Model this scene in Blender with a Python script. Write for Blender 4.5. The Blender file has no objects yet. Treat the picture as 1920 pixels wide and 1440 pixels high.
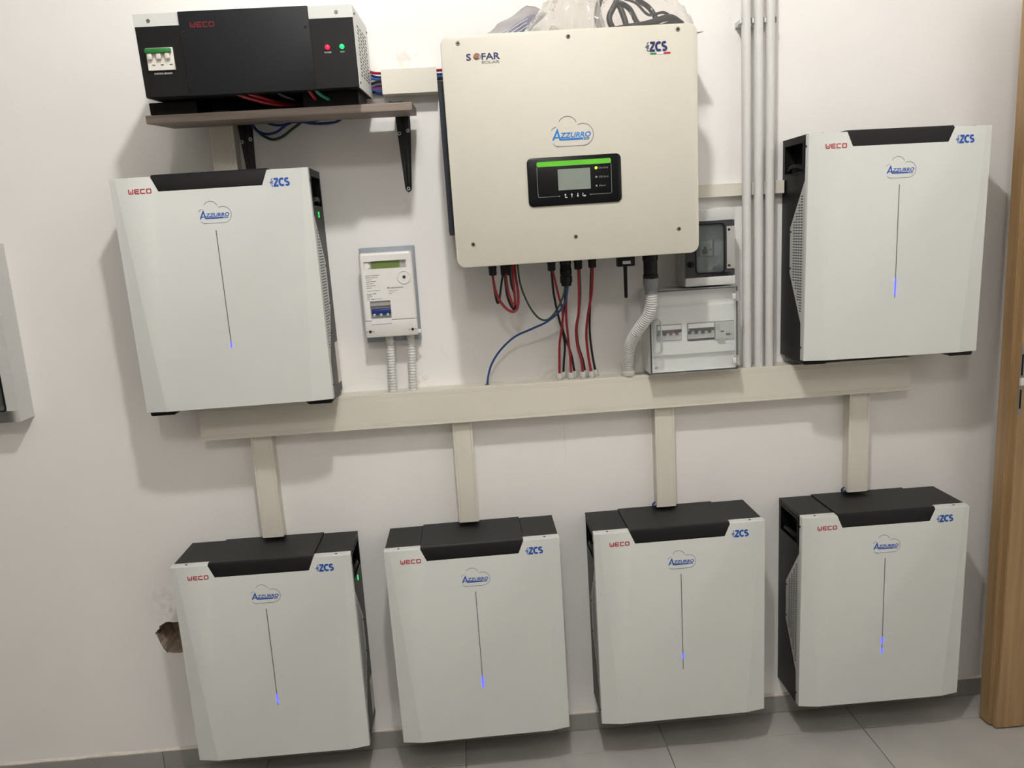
import bpy, bmesh, math, random
from mathutils import Vector, Matrix, Quaternion, noise
random.seed(7)
R = math.radians
SC = bpy.context.scene
COL = SC.collection

# ------------------------------------------------------------------ camera
cam_d = bpy.data.cameras.new('camera')
cam = bpy.data.objects.new('camera', cam_d); COL.objects.link(cam)
cam_d.sensor_fit = 'HORIZONTAL'; cam_d.sensor_width = 36.0
cam_d.lens = 1465.0 / 1920.0 * 36.0
cam_d.clip_start = 0.02
def cam_rot(pitch, roll, yaw):
    Y_ = Matrix.Rotation(yaw, 3, 'Z')
    P_ = Matrix(((1, 0, 0), (0, math.cos(pitch), math.sin(pitch)), (0, -math.sin(pitch), math.cos(pitch))))
    Q_ = Matrix(((math.cos(roll), 0, math.sin(roll)), (0, 1, 0), (-math.sin(roll), 0, math.cos(roll))))
    return Y_ @ P_ @ Q_
_M = cam_rot(R(11.01607), R(3.48728), R(-2.71898))
_r, _f, _u = _M.col[0], _M.col[1], _M.col[2]
_m = Matrix((( _r[0], _u[0], -_f[0]), (_r[1], _u[1], -_f[1]), (_r[2], _u[2], -_f[2]))).to_4x4()
_m.translation = Vector((-0.067, -2.2377, 1.5764))
cam.matrix_world = _m
SC.camera = cam

# ------------------------------------------------------------------ world, exposure
w = bpy.data.worlds.new('world'); SC.world = w; w.use_nodes = True
w.node_tree.nodes['Background'].inputs[0].default_value = (0.9, 0.93, 1.0, 1)
w.node_tree.nodes['Background'].inputs[1].default_value = 0.05
SC.view_settings.view_transform = 'Standard'
SC.view_settings.look = 'None'
SC.view_settings.gamma = 1.0
SC.view_settings.use_curve_mapping = False
SC.view_settings.exposure = 0.0
LAMP_POS = (0.0, -1.43, 3.12)
LAMP_STRENGTH = 735.0
FILL_LAMP_STRENGTH = 74.0

# ------------------------------------------------------------------ materials
def lin(c):
    return tuple((x / 12.92 if x <= 0.04045 else ((x + 0.055) / 1.055) ** 2.4) for x in (k / 255.0 for k in c)) + (1.0,)
MATS = {}
def mat(name, rgb, rough=0.5, metal=0.0, var=0.03, scale=30.0, bump=0.0, bscale=200.0, spec=0.5, coat=0.0):
    """Principled surface with a faint noise in its colour and optional fine relief."""
    m = bpy.data.materials.new(name); m.use_nodes = True
    nt = m.node_tree; b = nt.nodes['Principled BSDF']
    b.inputs['Roughness'].default_value = rough
    b.inputs['Metallic'].default_value = metal
    b.inputs['Specular IOR Level'].default_value = spec
    b.inputs['Coat Weight'].default_value = coat
    tc = nt.nodes.new('ShaderNodeTexCoord')
    n = nt.nodes.new('ShaderNodeTexNoise'); n.inputs['Scale'].default_value = scale; n.inputs['Detail'].default_value = 4
    nt.links.new(tc.outputs['Object'], n.inputs['Vector'])
    r = nt.nodes.new('ShaderNodeValToRGB')
    c = lin(rgb)
    r.color_ramp.elements[0].position = 0.3; r.color_ramp.elements[1].position = 0.7
    r.color_ramp.elements[0].color = tuple(x * (1 - var) for x in c[:3]) + (1,)
    r.color_ramp.elements[1].color = tuple(min(1, x * (1 + var)) for x in c[:3]) + (1,)
    nt.links.new(n.outputs['Fac'], r.inputs['Fac'])
    nt.links.new(r.outputs['Color'], b.inputs['Base Color'])
    if bump > 0:
        n2 = nt.nodes.new('ShaderNodeTexNoise'); n2.inputs['Scale'].default_value = bscale; n2.inputs['Detail'].default_value = 3
        nt.links.new(tc.outputs['Object'], n2.inputs['Vector'])
        bp = nt.nodes.new('ShaderNodeBump'); bp.inputs['Strength'].default_value = bump; bp.inputs['Distance'].default_value = 0.002
        nt.links.new(n2.outputs['Fac'], bp.inputs['Height'])
        nt.links.new(bp.outputs['Normal'], b.inputs['Normal'])
    MATS[name] = m
    return m
def emit(name, rgb, strength):
    m = bpy.data.materials.new(name); m.use_nodes = True
    b = m.node_tree.nodes['Principled BSDF']
    b.inputs['Base Color'].default_value = lin(rgb)
    b.inputs['Emission Color'].default_value = lin(rgb)
    b.inputs['Emission Strength'].default_value = strength
    MATS[name] = m
def clear(name, rgb, alpha, rough=0.08):
    """thin clear plastic: mostly see-through, with gloss at its surface"""
    m = bpy.data.materials.new(name); m.use_nodes = True
    nt = m.node_tree; nt.nodes.clear()
    o = nt.nodes.new('ShaderNodeOutputMaterial')
    t = nt.nodes.new('ShaderNodeBsdfTransparent'); t.inputs[0].default_value = lin(rgb)
    d = nt.nodes.new('ShaderNodeBsdfPrincipled'); d.inputs['Base Color'].default_value = lin(rgb); d.inputs['Roughness'].default_value = rough
    f = nt.nodes.new('ShaderNodeLayerWeight'); f.inputs['Blend'].default_value = 0.5
    pw = nt.nodes.new('ShaderNodeMath'); pw.operation = 'POWER'; pw.inputs[1].default_value = 5.0
    nt.links.new(f.outputs['Facing'], pw.inputs[0])
    a = nt.nodes.new('ShaderNodeMath'); a.operation = 'MULTIPLY_ADD'; a.inputs[1].default_value = 0.8; a.inputs[2].default_value = alpha + 0.03; a.use_clamp = True
    nt.links.new(pw.outputs[0], a.inputs[0])
    mx = nt.nodes.new('ShaderNodeMixShader')
    nt.links.new(a.outputs[0], mx.inputs[0]); nt.links.new(t.outputs[0], mx.inputs[1]); nt.links.new(d.outputs[0], mx.inputs[2])
    nt.links.new(mx.outputs[0], o.inputs[0])
    MATS[name] = m
def wood(name, c0, c1, axis, rough=0.45, sc=1.0):
    m = bpy.data.materials.new(name); m.use_nodes = True
    nt = m.node_tree; b = nt.nodes['Principled BSDF']; b.inputs['Roughness'].default_value = rough
    tc = nt.nodes.new('ShaderNodeTexCoord'); mp = nt.nodes.new('ShaderNodeMapping')
    s = [60 * sc, 60 * sc, 60 * sc]; s[axis] = 2.2 * sc
    mp.inputs['Scale'].default_value = s
    nt.links.new(tc.outputs['Object'], mp.inputs['Vector'])
    n = nt.nodes.new('ShaderNodeTexNoise'); n.inputs['Scale'].default_value = 1.3; n.inputs['Detail'].default_value = 6; n.inputs['Distortion'].default_value = 0.6
    nt.links.new(mp.outputs[0], n.inputs['Vector'])
    r = nt.nodes.new('ShaderNodeValToRGB'); r.color_ramp.elements[0].position = 0.35; r.color_ramp.elements[1].position = 0.68
    r.color_ramp.elements[0].color = lin(c0); r.color_ramp.elements[1].color = lin(c1)
    nt.links.new(n.outputs['Fac'], r.inputs['Fac']); nt.links.new(r.outputs['Color'], b.inputs['Base Color'])
    MATS[name] = m

def wall_material():
    m = bpy.data.materials.new('wall_paint'); m.use_nodes = True
    nt = m.node_tree; b = nt.nodes['Principled BSDF']; b.inputs['Roughness'].default_value = 0.85
    b.inputs['Specular IOR Level'].default_value = 0.25
    tc = nt.nodes.new('ShaderNodeTexCoord')
    n = nt.nodes.new('ShaderNodeTexNoise'); n.inputs['Scale'].default_value = 2.2; n.inputs['Detail'].default_value = 6
    nt.links.new(tc.outputs['Object'], n.inputs['Vector'])
    r = nt.nodes.new('ShaderNodeValToRGB')
    r.color_ramp.elements[0].position = 0.3; r.color_ramp.elements[1].position = 0.72
    r.color_ramp.elements[0].color = lin((237, 234, 231)); r.color_ramp.elements[1].color = lin((243, 241, 238))
    nt.links.new(n.outputs['Fac'], r.inputs['Fac'])
    # a few faint scuffs
    n3 = nt.nodes.new('ShaderNodeTexNoise'); n3.inputs['Scale'].default_value = 9.0; n3.inputs['Detail'].default_value = 8; n3.inputs['Distortion'].default_value = 1.5
    nt.links.new(tc.outputs['Object'], n3.inputs['Vector'])
    r3 = nt.nodes.new('ShaderNodeValToRGB'); r3.color_ramp.elements[0].position = 0.70; r3.color_ramp.elements[1].position = 0.80
    r3.color_ramp.elements[0].color = (0, 0, 0, 1); r3.color_ramp.elements[1].color = (0.15, 0.15, 0.15, 1)
    nt.links.new(n3.outputs['Fac'], r3.inputs['Fac'])
    mx = nt.nodes.new('ShaderNodeMixRGB'); mx.inputs[2].default_value = lin((190, 180, 170))
    nt.links.new(r3.outputs['Color'], mx.inputs[0]); nt.links.new(r.outputs['Color'], mx.inputs[1])
    last = mx.outputs[0]
    # smudges with a place and shape of their own: by the hole, above the trunking, beside the control box
    for (px, pz, rad, colr, amt) in ((-1.03, .545, .075, (160, 150, 142), .5), (-.225, 1.165, .035, (196, 178, 150), .9), (-.195, 2.045, .06, (205, 180, 162), .6), (.155, 1.165, .05, (200, 180, 156), .6), (.75, 1.17, .05, (200, 186, 166), .5), (-.368, .738, .010, (150, 142, 136), .7)):
        vm = nt.nodes.new('ShaderNodeVectorMath'); vm.operation = 'DISTANCE'; vm.inputs[1].default_value = (px, 0, pz)
        nt.links.new(tc.outputs['Object'], vm.inputs[0])
        mr = nt.nodes.new('ShaderNodeMapRange'); mr.inputs[1].default_value = rad; mr.inputs[2].default_value = 0.0; mr.inputs[3].default_value = 0.0; mr.inputs[4].default_value = amt
        nt.links.new(vm.outputs['Value'], mr.inputs[0])
        ns = nt.nodes.new('ShaderNodeTexNoise'); ns.inputs['Scale'].default_value = 38.0; ns.inputs['Detail'].default_value = 6; ns.inputs['Distortion'].default_value = 1.0
        nt.links.new(tc.outputs['Object'], ns.inputs['Vector'])
        rs = nt.nodes.new('ShaderNodeValToRGB'); rs.color_ramp.elements[0].position = .42; rs.color_ramp.elements[1].position = .72
        nt.links.new(ns.outputs['Fac'], rs.inputs['Fac'])
        mu = nt.nodes.new('ShaderNodeMath'); mu.operation = 'MULTIPLY'
        nt.links.new(mr.outputs[0], mu.inputs[0]); nt.links.new(rs.outputs['Color'], mu.inputs[1])
        m2 = nt.nodes.new('ShaderNodeMixRGB'); m2.inputs[2].default_value = lin(colr)
        nt.links.new(mu.outputs[0], m2.inputs[0]); nt.links.new(last, m2.inputs[1]); last = m2.outputs[0]
    nt.links.new(last, b.inputs['Base Color'])
    n2 = nt.nodes.new('ShaderNodeTexNoise'); n2.inputs['Scale'].default_value = 160; n2.inputs['Detail'].default_value = 3
    n4 = nt.nodes.new('ShaderNodeTexNoise'); n4.inputs['Scale'].default_value = 14; n4.inputs['Detail'].default_value = 5
    nt.links.new(tc.outputs['Object'], n2.inputs['Vector']); nt.links.new(tc.outputs['Object'], n4.inputs['Vector'])
    ad = nt.nodes.new('ShaderNodeMath'); ad.operation = 'MULTIPLY_ADD'; ad.inputs[1].default_value = 2.0
    nt.links.new(n4.outputs['Fac'], ad.inputs[0]); nt.links.new(n2.outputs['Fac'], ad.inputs[2])
    bp = nt.nodes.new('ShaderNodeBump'); bp.inputs['Strength'].default_value = 0.5; bp.inputs['Distance'].default_value = 0.00025
    nt.links.new(ad.outputs[0], bp.inputs['Height']); nt.links.new(bp.outputs['Normal'], b.inputs['Normal'])
    MATS['wall_paint'] = m
wall_material()
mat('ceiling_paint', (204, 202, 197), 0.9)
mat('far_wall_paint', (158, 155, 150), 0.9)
mat('crack_line', (206, 202, 196), 0.9)
mat('tile', (176, 173, 168), 0.42, var=0.10, scale=5, bump=0.08, bscale=60)
mat('skirting_tile', (150, 148, 144), 0.42, var=0.08, scale=6)
mat('grout', (150, 146, 140), 0.9)
mat('plaster_bead', (222, 214, 205), 0.9, var=0.08, scale=40, bump=0.8, bscale=60)
mat('plaster_raw', (160, 142, 126), 0.95, var=0.35, scale=45, bump=1.0, bscale=70)
mat('cover_white', (214, 216, 212), 0.42, var=0.008)
mat('cover_side', (188, 189, 186), 0.4, var=0.01)
mat('black_metal', (15, 15, 16), 0.45, var=0.06, bump=0.05, bscale=600, spec=0.35)
mat('black_deep', (9, 9, 10), 0.6, spec=0.2)
mat('black_plastic', (13, 13, 15), 0.4, spec=0.3)
mat('black_glossy', (10, 11, 14), 0.2, spec=0.3)
mat('dark_grey', (44, 47, 54), 0.5, spec=0.3)
mat('slot_dark', (58, 58, 58), 0.7)
mat('groove', (105, 104, 106), 0.5)
mat('screw_steel', (150, 148, 142), 0.35, 0.9)
mat('screw_dark', (48, 46, 44), 0.45, 0.6)
mat('beige_paint', (205, 201, 188), 0.5, var=0.01, bump=0.05, bscale=500)
mat('trunk_beige', (218, 213, 200), 0.45, var=0.02, scale=8)
mat('conduit_grey', (214, 213, 210), 0.42, var=0.03, scale=12)
mat('hose_grey', (206, 206, 203), 0.5)
mat('coupling_grey', (116, 118, 121), 0.5)
mat('gland_grey', (196, 193, 186), 0.45)
mat('enclosure_grey', (198, 199, 196), 0.4, var=0.01)
mat('enclosure_white', (224, 224, 221), 0.4, var=0.01)
mat('left_box_grey', (200, 200, 197), 0.45, var=0.02)
mat('meter_white', (232, 230, 226), 0.4, var=0.01)
mat('meter_lower', (216, 214, 209), 0.42, var=0.01)
mat('meter_plate', (146, 153, 161), 0.5)
mat('panel_grey', (168, 166, 162), 0.5)
mat('lcd_green', (104, 124, 66), 0.25, var=0.03)
mat('lcd_grey', (132, 141, 133), 0.25, var=0.02)
mat('lime', (98, 192, 48), 0.4)
mat('print_black', (38, 36, 36), 0.6)
mat('print_grey', (128, 128, 128), 0.6)
mat('print_white', (225, 225, 225), 0.6)
mat('print_navy', (25, 36, 92), 0.5)
mat('print_blue', (22, 82, 170), 0.5)
mat('print_sky', (24, 120, 200), 0.5)
mat('print_red', (176, 30, 44), 0.5)
mat('print_dark_red', (112, 14, 22), 0.5)
mat('print_green', (30, 130, 60), 0.5)
mat('globe_bronze', (150, 96, 50), 0.5)
mat('cloud_line', (120, 126, 140), 0.5)
mat('toggle_blue', (22, 50, 118), 0.35)
mat('toggle_green', (36, 120, 52), 0.4)
mat('breaker_white', (226, 222, 212), 0.4)
mat('breaker_grey', (184, 186, 184), 0.45)
mat('wire_red', (148, 18, 30), 0.35)
mat('wire_black', (17, 17, 19), 0.35)
mat('wire_green', (16, 62, 40), 0.4)
mat('wire_teal', (20, 120, 100), 0.4)
mat('wire_blue', (40, 80, 138), 0.35)
mat('wire_navy', (20, 44, 118), 0.35)
mat('bracket_black', (30, 32, 35), 0.35, 0.2, var=0.05)
mat('pouch_grey', (150, 146, 147), 0.35, var=0.05, scale=12)
mat('leaflet_lilac', (116, 114, 128), 0.6, var=0.05)
mat('card_white', (214, 208, 198), 0.6)
mat('fitting_pale', (176, 196, 190), 0.35)
mat('lens_red', (220, 20, 40), 0.3)
mat('seal_white', (228, 226, 222), 0.4)
mat('lamp_metal', (200, 200, 198), 0.4, 0.6)
wood('shelf_wood', (112, 100, 92), (158, 144, 133), 0, 0.5)
wood('door_wood', (146, 116, 80), (172, 142, 102), 2, 0.42, 0.5)
clear('clear_door', (252, 253, 253), 0.03)
clear('tinted_window', (214, 218, 218), 0.06)
clear('smoked_frame', (62, 61, 66), 0.80, 0.25)
clear('bag_clear', (246, 244, 242), 0.06, 0.14)
clear('bag_milky', (240, 238, 234), 0.22, 0.14)
emit('led_blue', (48, 56, 255), 4.5)
emit('led_red', (255, 20, 44), 3.5)
emit('led_green', (20, 220, 80), 3.5)
emit('led_lime', (190, 240, 40), 4.0)
emit('fill_lamp_glow', (253, 250, 247), FILL_LAMP_STRENGTH)
emit('lamp_glow', (253, 251, 248), LAMP_STRENGTH)

# ------------------------------------------------------------------ mesh helpers
def add_box(bm, x0, x1, y0, y1, z0, z1):
    x0, x1 = min(x0, x1), max(x0, x1); y0, y1 = min(y0, y1), max(y0, y1); z0, z1 = min(z0, z1), max(z0, z1)
    v = [bm.verts.new(p) for p in ((x0, y0, z0), (x1, y0, z0), (x1, y1, z0), (x0, y1, z0), (x0, y0, z1), (x1, y0, z1), (x1, y1, z1), (x0, y1, z1))]
    for f in ((0, 3, 2, 1), (4, 5, 6, 7), (0, 1, 5, 4), (1, 2, 6, 5), (2, 3, 7, 6), (3, 0, 4, 7)):
        bm.faces.new([v[i] for i in f])
    return v
def box(*a, bevel=0.0, seg=2):
    bm = bmesh.new(); add_box(bm, *a)
    if bevel: bmesh.ops.bevel(bm, geom=bm.edges[:], offset=bevel, segments=seg, profile=0.5, affect='EDGES')
    return bm
def boxes(lst):
    bm = bmesh.new()
    for a in lst: add_box(bm, *a)
    return bm
def add_prism(bm, pts, y0, y1):
    """outline in x,z extruded from y0 to y1"""
    a = [bm.verts.new((x, y0, z)) for x, z in pts]; b = [bm.verts.new((x, y1, z)) for x, z in pts]
    n = len(pts)
    bm.faces.new(a); bm.faces.new(b[::-1])
    for i in range(n): bm.faces.new((a[i], b[i], b[(i + 1) % n], a[(i + 1) % n]))
def prism(pts, y0, y1, bevel=0.0):
    bm = bmesh.new(); add_prism(bm, pts, y0, y1)
    bmesh.ops.recalc_face_normals(bm, faces=bm.faces[:])
    if bevel:
        bmesh.ops.bevel(bm, geom=[e for e in bm.edges if abs(e.verts[0].co.y - e.verts[1].co.y) < 1e-6], offset=bevel, segments=2, profile=0.5, affect='EDGES')
    return bm
def rrect(x0, x1, z0, z1, r, n=6):
    out = []
    for cx, cz, a0 in ((x1 - r, z1 - r, 0), (x0 + r, z1 - r, 90), (x0 + r, z0 + r, 180), (x1 - r, z0 + r, 270)):
        for i in range(n + 1):
            a = R(a0 + 90 * i / n); out.append((cx + r * math.cos(a), cz + r * math.sin(a)))
    return out
def add_frame(bm, x0, x1, z0, z1, holes, y0, y1):
    """plate with rectangular openings"""
    xs = sorted({x0, x1} | {h[0] for h in holes} | {h[1] for h in holes}); zs = sorted({z0, z1} | {h[2] for h in holes} | {h[3] for h in holes})
    for i in range(len(xs) - 1):
        for j in range(len(zs) - 1):
            cx, cz = (xs[i] + xs[i + 1]) / 2, (zs[j] + zs[j + 1]) / 2
            if any(h[0] < cx < h[1] and h[2] < cz < h[3] for h in holes): continue
            add_box(bm, xs[i], xs[i + 1], y0, y1, zs[j], zs[j + 1])
    bmesh.ops.remove_doubles(bm, verts=bm.verts[:], dist=1e-6)
    seen = {}
    for f in bm.faces[:]:
        k = tuple(sorted(v.index for v in f.verts))
    bm.verts.index_update()
    for f in bm.faces[:]:
        k = tuple(sorted(v.index for v in f.verts)); seen.setdefault(k, []).append(f)
    bmesh.ops.delete(bm, geom=[f for l in seen.values() if len(l) > 1 for f in l], context='FACES_ONLY')
def catmull(pts, k=6):
    P = [Vector(p) for p in pts]; P = [P[0] * 2 - P[1]] + P + [P[-1] * 2 - P[-2]]
    out = []
    for i in range(1, len(P) - 2):
        a, b, c, d = P[i - 1:i + 3]
        for j in range(k):
            t = j / k
            out.append(0.5 * (2 * b + (c - a) * t + (2 * a - 5 * b + 4 * c - d) * t * t + (3 * b - a - 3 * c + d) * t ** 3))
    out.append(P[-2]); return out
def add_tube(bm, pts, r, n=8, smooth=6):
    P = catmull(pts, smooth) if smooth else [Vector(p) for p in pts]
    rr = r if callable(r) else (lambda t: r)
    rings = []; up = None
    for i, p in enumerate(P):
        t = (P[min(i + 1, len(P) - 1)] - P[max(i - 1, 0)]).normalized()
        if up is None:
            up = t.orthogonal().normalized()
        else:
            up = (up - t * up.dot(t)).normalized()
        side = t.cross(up); q = rr(i / (len(P) - 1))
        rings.append([bm.verts.new(p + (up * math.cos(2 * math.pi * k / n) + side * math.sin(2 * math.pi * k / n)) * q) for k in range(n)])
    for a, b in zip(rings, rings[1:]):
        for k in range(n):
            f = bm.faces.new((a[k], a[(k + 1) % n], b[(k + 1) % n], b[k])); f.smooth = True
    bm.faces.new(rings[0][::-1]); bm.faces.new(rings[-1])
def tube(pts, r, n=8, smooth=6):
    bm = bmesh.new(); add_tube(bm, pts, r, n, smooth)
    bmesh.ops.recalc_face_normals(bm, faces=bm.faces[:]); return bm
def add_lathe(bm, prof, origin, axis='Z', n=16):
    """prof: list of (radius, height along axis)"""
    o = Vector(origin); rings = []
    for r, h in prof:
        ring = []
        for k in range(n):
            a = 2 * math.pi * k / n; c, s = r * math.cos(a), r * math.sin(a)
            p = {'Z': (c, s, h), 'Y': (c, h, s), 'X': (h, c, s)}[axis]
            ring.append(bm.verts.new(o + Vector(p)))
        rings.append(ring)
    for a, b in zip(rings, rings[1:]):
        for k in range(n):
            f = bm.faces.new((a[k], a[(k + 1) % n], b[(k + 1) % n], b[k])); f.smooth = True
    bm.faces.new(rings[0][::-1]); bm.faces.new(rings[-1])
def lathe(prof, origin, axis='Z', n=16):
    bm = bmesh.new(); add_lathe(bm, prof, origin, axis, n)
    bmesh.ops.recalc_face_normals(bm, faces=bm.faces[:]); return bm
def add_ribbon(bm, pts, wd, y0, y1, closed=False):
    """flat stroke of width wd along an x,z polyline, from y0 to y1"""
    n = len(pts); L = []; Rr = []
    for i in range(n):
        p = Vector(pts[i])
        a = Vector(pts[i - 1]) if (i > 0 or closed) else None
        b = Vector(pts[(i + 1) % n]) if (i < n - 1 or closed) else None
        d1 = (p - a).normalized() if a is not None else None; d2 = (b - p).normalized() if b is not None else None
        d1 = d1 or d2; d2 = d2 or d1
        t = (d1 + d2); t = t.normalized() if t.length > 1e-6 else d1
        nn = Vector((-t.y, t.x)); k = 1 / max(0.35, nn.dot(Vector((-d1.y, d1.x))))
        L.append(p + nn * wd / 2 * k); Rr.append(p - nn * wd / 2 * k)
    V = [[bm.verts.new((q.x, y, q.y)) for q in S] for S in (L, Rr) for y in (y0, y1)]
    m = n if closed else n - 1
    for i in range(m):
        j = (i + 1) % n
        bm.faces.new((V[1][i], V[1][j], V[3][j], V[3][i]))
        bm.faces.new((V[0][i], V[2][i], V[2][j], V[0][j]))
        bm.faces.new((V[0][i], V[0][j], V[1][j], V[1][i]))
        bm.faces.new((V[2][i], V[3][i], V[3][j], V[2][j]))
def arc(cx, cz, r, a0, a1, n=10, rz=None):
    rz = rz or r
    return [(cx + r * math.cos(R(a0 + (a1 - a0) * i / n)), cz + rz * math.sin(R(a0 + (a1 - a0) * i / n))) for i in range(n + 1)]
def finish(bm):
    bmesh.ops.recalc_face_normals(bm, faces=bm.faces[:]); return bm
def mesh(bm, name):
    me = bpy.data.meshes.new(name); bm.to_mesh(me); bm.free()
    me.set_sharp_from_angle(angle=R(38)); return me
def obj(name, bm, m, parent=None, loc=None, label=None):
    me = bm if isinstance(bm, bpy.types.Mesh) else mesh(bm, name)
    if m and not me.materials: me.materials.append(MATS[m])
    o = bpy.data.objects.new(name, me); COL.objects.link(o)
    if parent: o.parent = parent
    if loc: o.location = loc
    if label: o['label'] = label
    return o
def thing(name, label, cat, loc=(0, 0, 0), rot=(0, 0, 0), group=None):
    o = bpy.data.objects.new(name, None); COL.objects.link(o)
    o.empty_display_size = 0.05
    o.location = loc; o.rotation_euler = rot
    o['label'] = label; o['category'] = cat
    if group: o['group'] = group
    return o
def tag(o, label, cat, group=None):
    o['label'] = label; o['category'] = cat
    if group: o['group'] = group
    return o
def struct(name, bm, m, label, cat, parent=None):
    o = obj(name, bm, m, parent)
    if not parent:
        o['kind'] = 'structure'; o['label'] = label; o['category'] = cat
    return o
def text_mesh(s, size, depth=0.0003, shear=0.0, bold=0.0, align='LEFT', xs=1.0):
    """lettering facing -y: x right, z up"""
    c = bpy.data.curves.new('t', 'FONT'); c.body = s; c.size = size; c.extrude = depth; c.shear = shear
    c.offset = bold; c.align_x = align; c.resolution_u = 3
    o = bpy.data.objects.new('t', c); COL.objects.link(o)
    bpy.context.view_layer.update()
    dg = bpy.context.evaluated_depsgraph_get()
    me = bpy.data.meshes.new_from_object(o.evaluated_get(dg))
    for v in me.vertices: v.co = Vector((v.co.x * xs, -v.co.z, v.co.y))
    bpy.data.objects.remove(o); bpy.data.curves.remove(c)
    me.materials.clear()
    return me
def text(name, s, size, m, parent, loc, **k):
    return obj(name, text_mesh(s, size, **k), m, parent, loc)
def screw(parent, loc, r=0.004, m='screw_steel', axis='Y', sgn=-1):
    h = sgn
    bm = lathe([(r, 0), (r, 0.0008 * h), (r * 0.8, 0.0018 * h), (r * 0.45, 0.0018 * h), (r * 0.4, 0.0006 * h)], (0, 0, 0), axis, 12)
    o = obj('screw', bm, m, parent, loc)
    return o

# ------------------------------------------------------------------ room shell
X0, X1, Y1, H = -2.3, 1.60, -3.4, 3.25
HOLE = [(-1.084, .451), (-1.077, .461), (-1.071, .464), (-1.069, .474), (-1.058, .479), (-1.048, .4845), (-1.030, .483), (-1.014, .4825), (-.985, .483),
        (-.962, .470), (-.952, .447), (-.955, .420), (-.968, .395), (-.985, .383), (-1.014, .381), (-1.040, .382), (-1.058, .385), (-1.064, .395), (-1.068, .399), (-1.071, .412), (-1.076, .426), (-1.080, .440)]
bm = bmesh.new()
outer = [bm.verts.new(p) for p in ((X0, 0, 0), (X1, 0, 0), (X1, 0, H), (X0, 0, H))]
rnd = random.Random(3)
ring = []
for i, (x, z) in enumerate(HOLE):
    x2, z2 = HOLE[(i + 1) % len(HOLE)]
    for t in (0, .33, .66):
        j = 0.0 if t == 0 else 0.0016
        ring.append((x + (x2 - x) * t + rnd.uniform(-j, j), z + (z2 - z) * t + rnd.uniform(-j, j)))
hv = [bm.verts.new((x, 0, z)) for x, z in ring]
es = [bm.edges.new((outer[i], outer[(i + 1) % 4])) for i in range(4)] + [bm.edges.new((hv[i], hv[(i + 1) % len(hv)])) for i in range(len(hv))]
bmesh.ops.triangle_fill(bm, edges=es, use_beauty=True)
for f in bm.faces:
    if f.normal.y > 0: f.normal_flip()
wall_back = struct('wall_back', bm, 'wall_paint', 'white plastered wall that carries all the electrical equipment', 'wall')
# broken cavity behind the hole in the plaster
bm = bmesh.new()
prev = None
for k, (d, s) in enumerate(((0.0, 1.0), (0.004, 0.985), (0.014, 0.97), (0.05, 0.93), (0.085, 0.8))):
    lay = []
    for i, (x, z) in enumerate(ring):
        cx, cz = -1.018, .433
        q = noise.noise(Vector((x * 60, z * 60, d * 90))) * 0.006 * (1 if k else 0)
        lay.append(bm.verts.new((cx + (x - cx) * (s + q * 6), d, cz + (z - cz) * (s + q * 6))))
    if prev:
        for i in range(len(lay)):
            bm.faces.new((prev[i], prev[(i + 1) % len(lay)], lay[(i + 1) % len(lay)], lay[i]))
    prev = lay
bm.faces.new(prev)
struct('hole_cavity', finish(bm), 'plaster_raw', '', '', wall_back)

def quad(name, pts, m, label, cat):
    b_ = bmesh.new(); b_.faces.new([b_.verts.new(p) for p in pts]); return struct(name, b_, m, label, cat)
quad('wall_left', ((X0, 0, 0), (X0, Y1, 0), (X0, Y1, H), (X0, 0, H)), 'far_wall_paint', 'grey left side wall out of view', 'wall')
quad('wall_right', ((X1, 0, 0), (X1, Y1, 0), (X1, Y1, H), (X1, 0, H)), 'wall_paint', 'white right side wall behind the door frame', 'wall')
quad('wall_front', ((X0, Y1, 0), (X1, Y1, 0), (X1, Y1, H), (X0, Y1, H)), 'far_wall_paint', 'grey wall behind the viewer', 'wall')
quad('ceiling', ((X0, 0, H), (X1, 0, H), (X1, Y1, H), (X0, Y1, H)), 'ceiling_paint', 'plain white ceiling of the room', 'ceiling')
floor = quad('floor', ((X0, 0, -.004), (X1, 0, -.004), (X1, Y1, -.004), (X0, Y1, -.004)), 'grout', 'grey square tiled floor under the battery units', 'floor')
TS = 0.617
tile_meshes = {}
xe = [X0] + [-.176 + TS * k for k in range(-3, 4) if X0 < -.176 + TS * k < X1] + [X1]
ye = [0.0] + [-.12 - TS * k for k in range(0, 6) if -.12 - TS * k > Y1] + [Y1]
for i in range(len(xe) - 1):
    for j in range(len(ye) - 1):
        wx, wy = xe[i + 1] - xe[i] - .002, ye[j] - ye[j + 1] - .002
        key = (round(wx, 3), round(wy, 3))
        if key not in tile_meshes:
            tile_meshes[key] = mesh(box(-wx / 2, wx / 2, -wy / 2, wy / 2, -.006, 0, bevel=.0008, seg=1), 'tile')
        obj('tile', tile_meshes[key], 'tile', floor, ((xe[i] + xe[i + 1]) / 2, (ye[j] + ye[j + 1]) / 2, 0))
base = thing('baseboard_back', 'grey tile skirting along the foot of the wall', 'baseboard')
base['kind'] = 'structure'
sx = [X0] + [-1.731 + .6155 * k for k in range(0, 6) if -1.731 + .6155 * k < 1.5] + [X1]
sk = {}
for a, b_ in zip(sx, sx[1:]):
    wd = round(b_ - a - .002, 3)
    if wd not in sk: sk[wd] = mesh(box(-wd / 2, wd / 2, -.010, -.0005, .001, .058, bevel=.0006, seg=1), 'skirting_tile')
    obj('tile', sk[wd], 'skirting_tile', base, ((a + b_) / 2, 0, 0))
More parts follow.
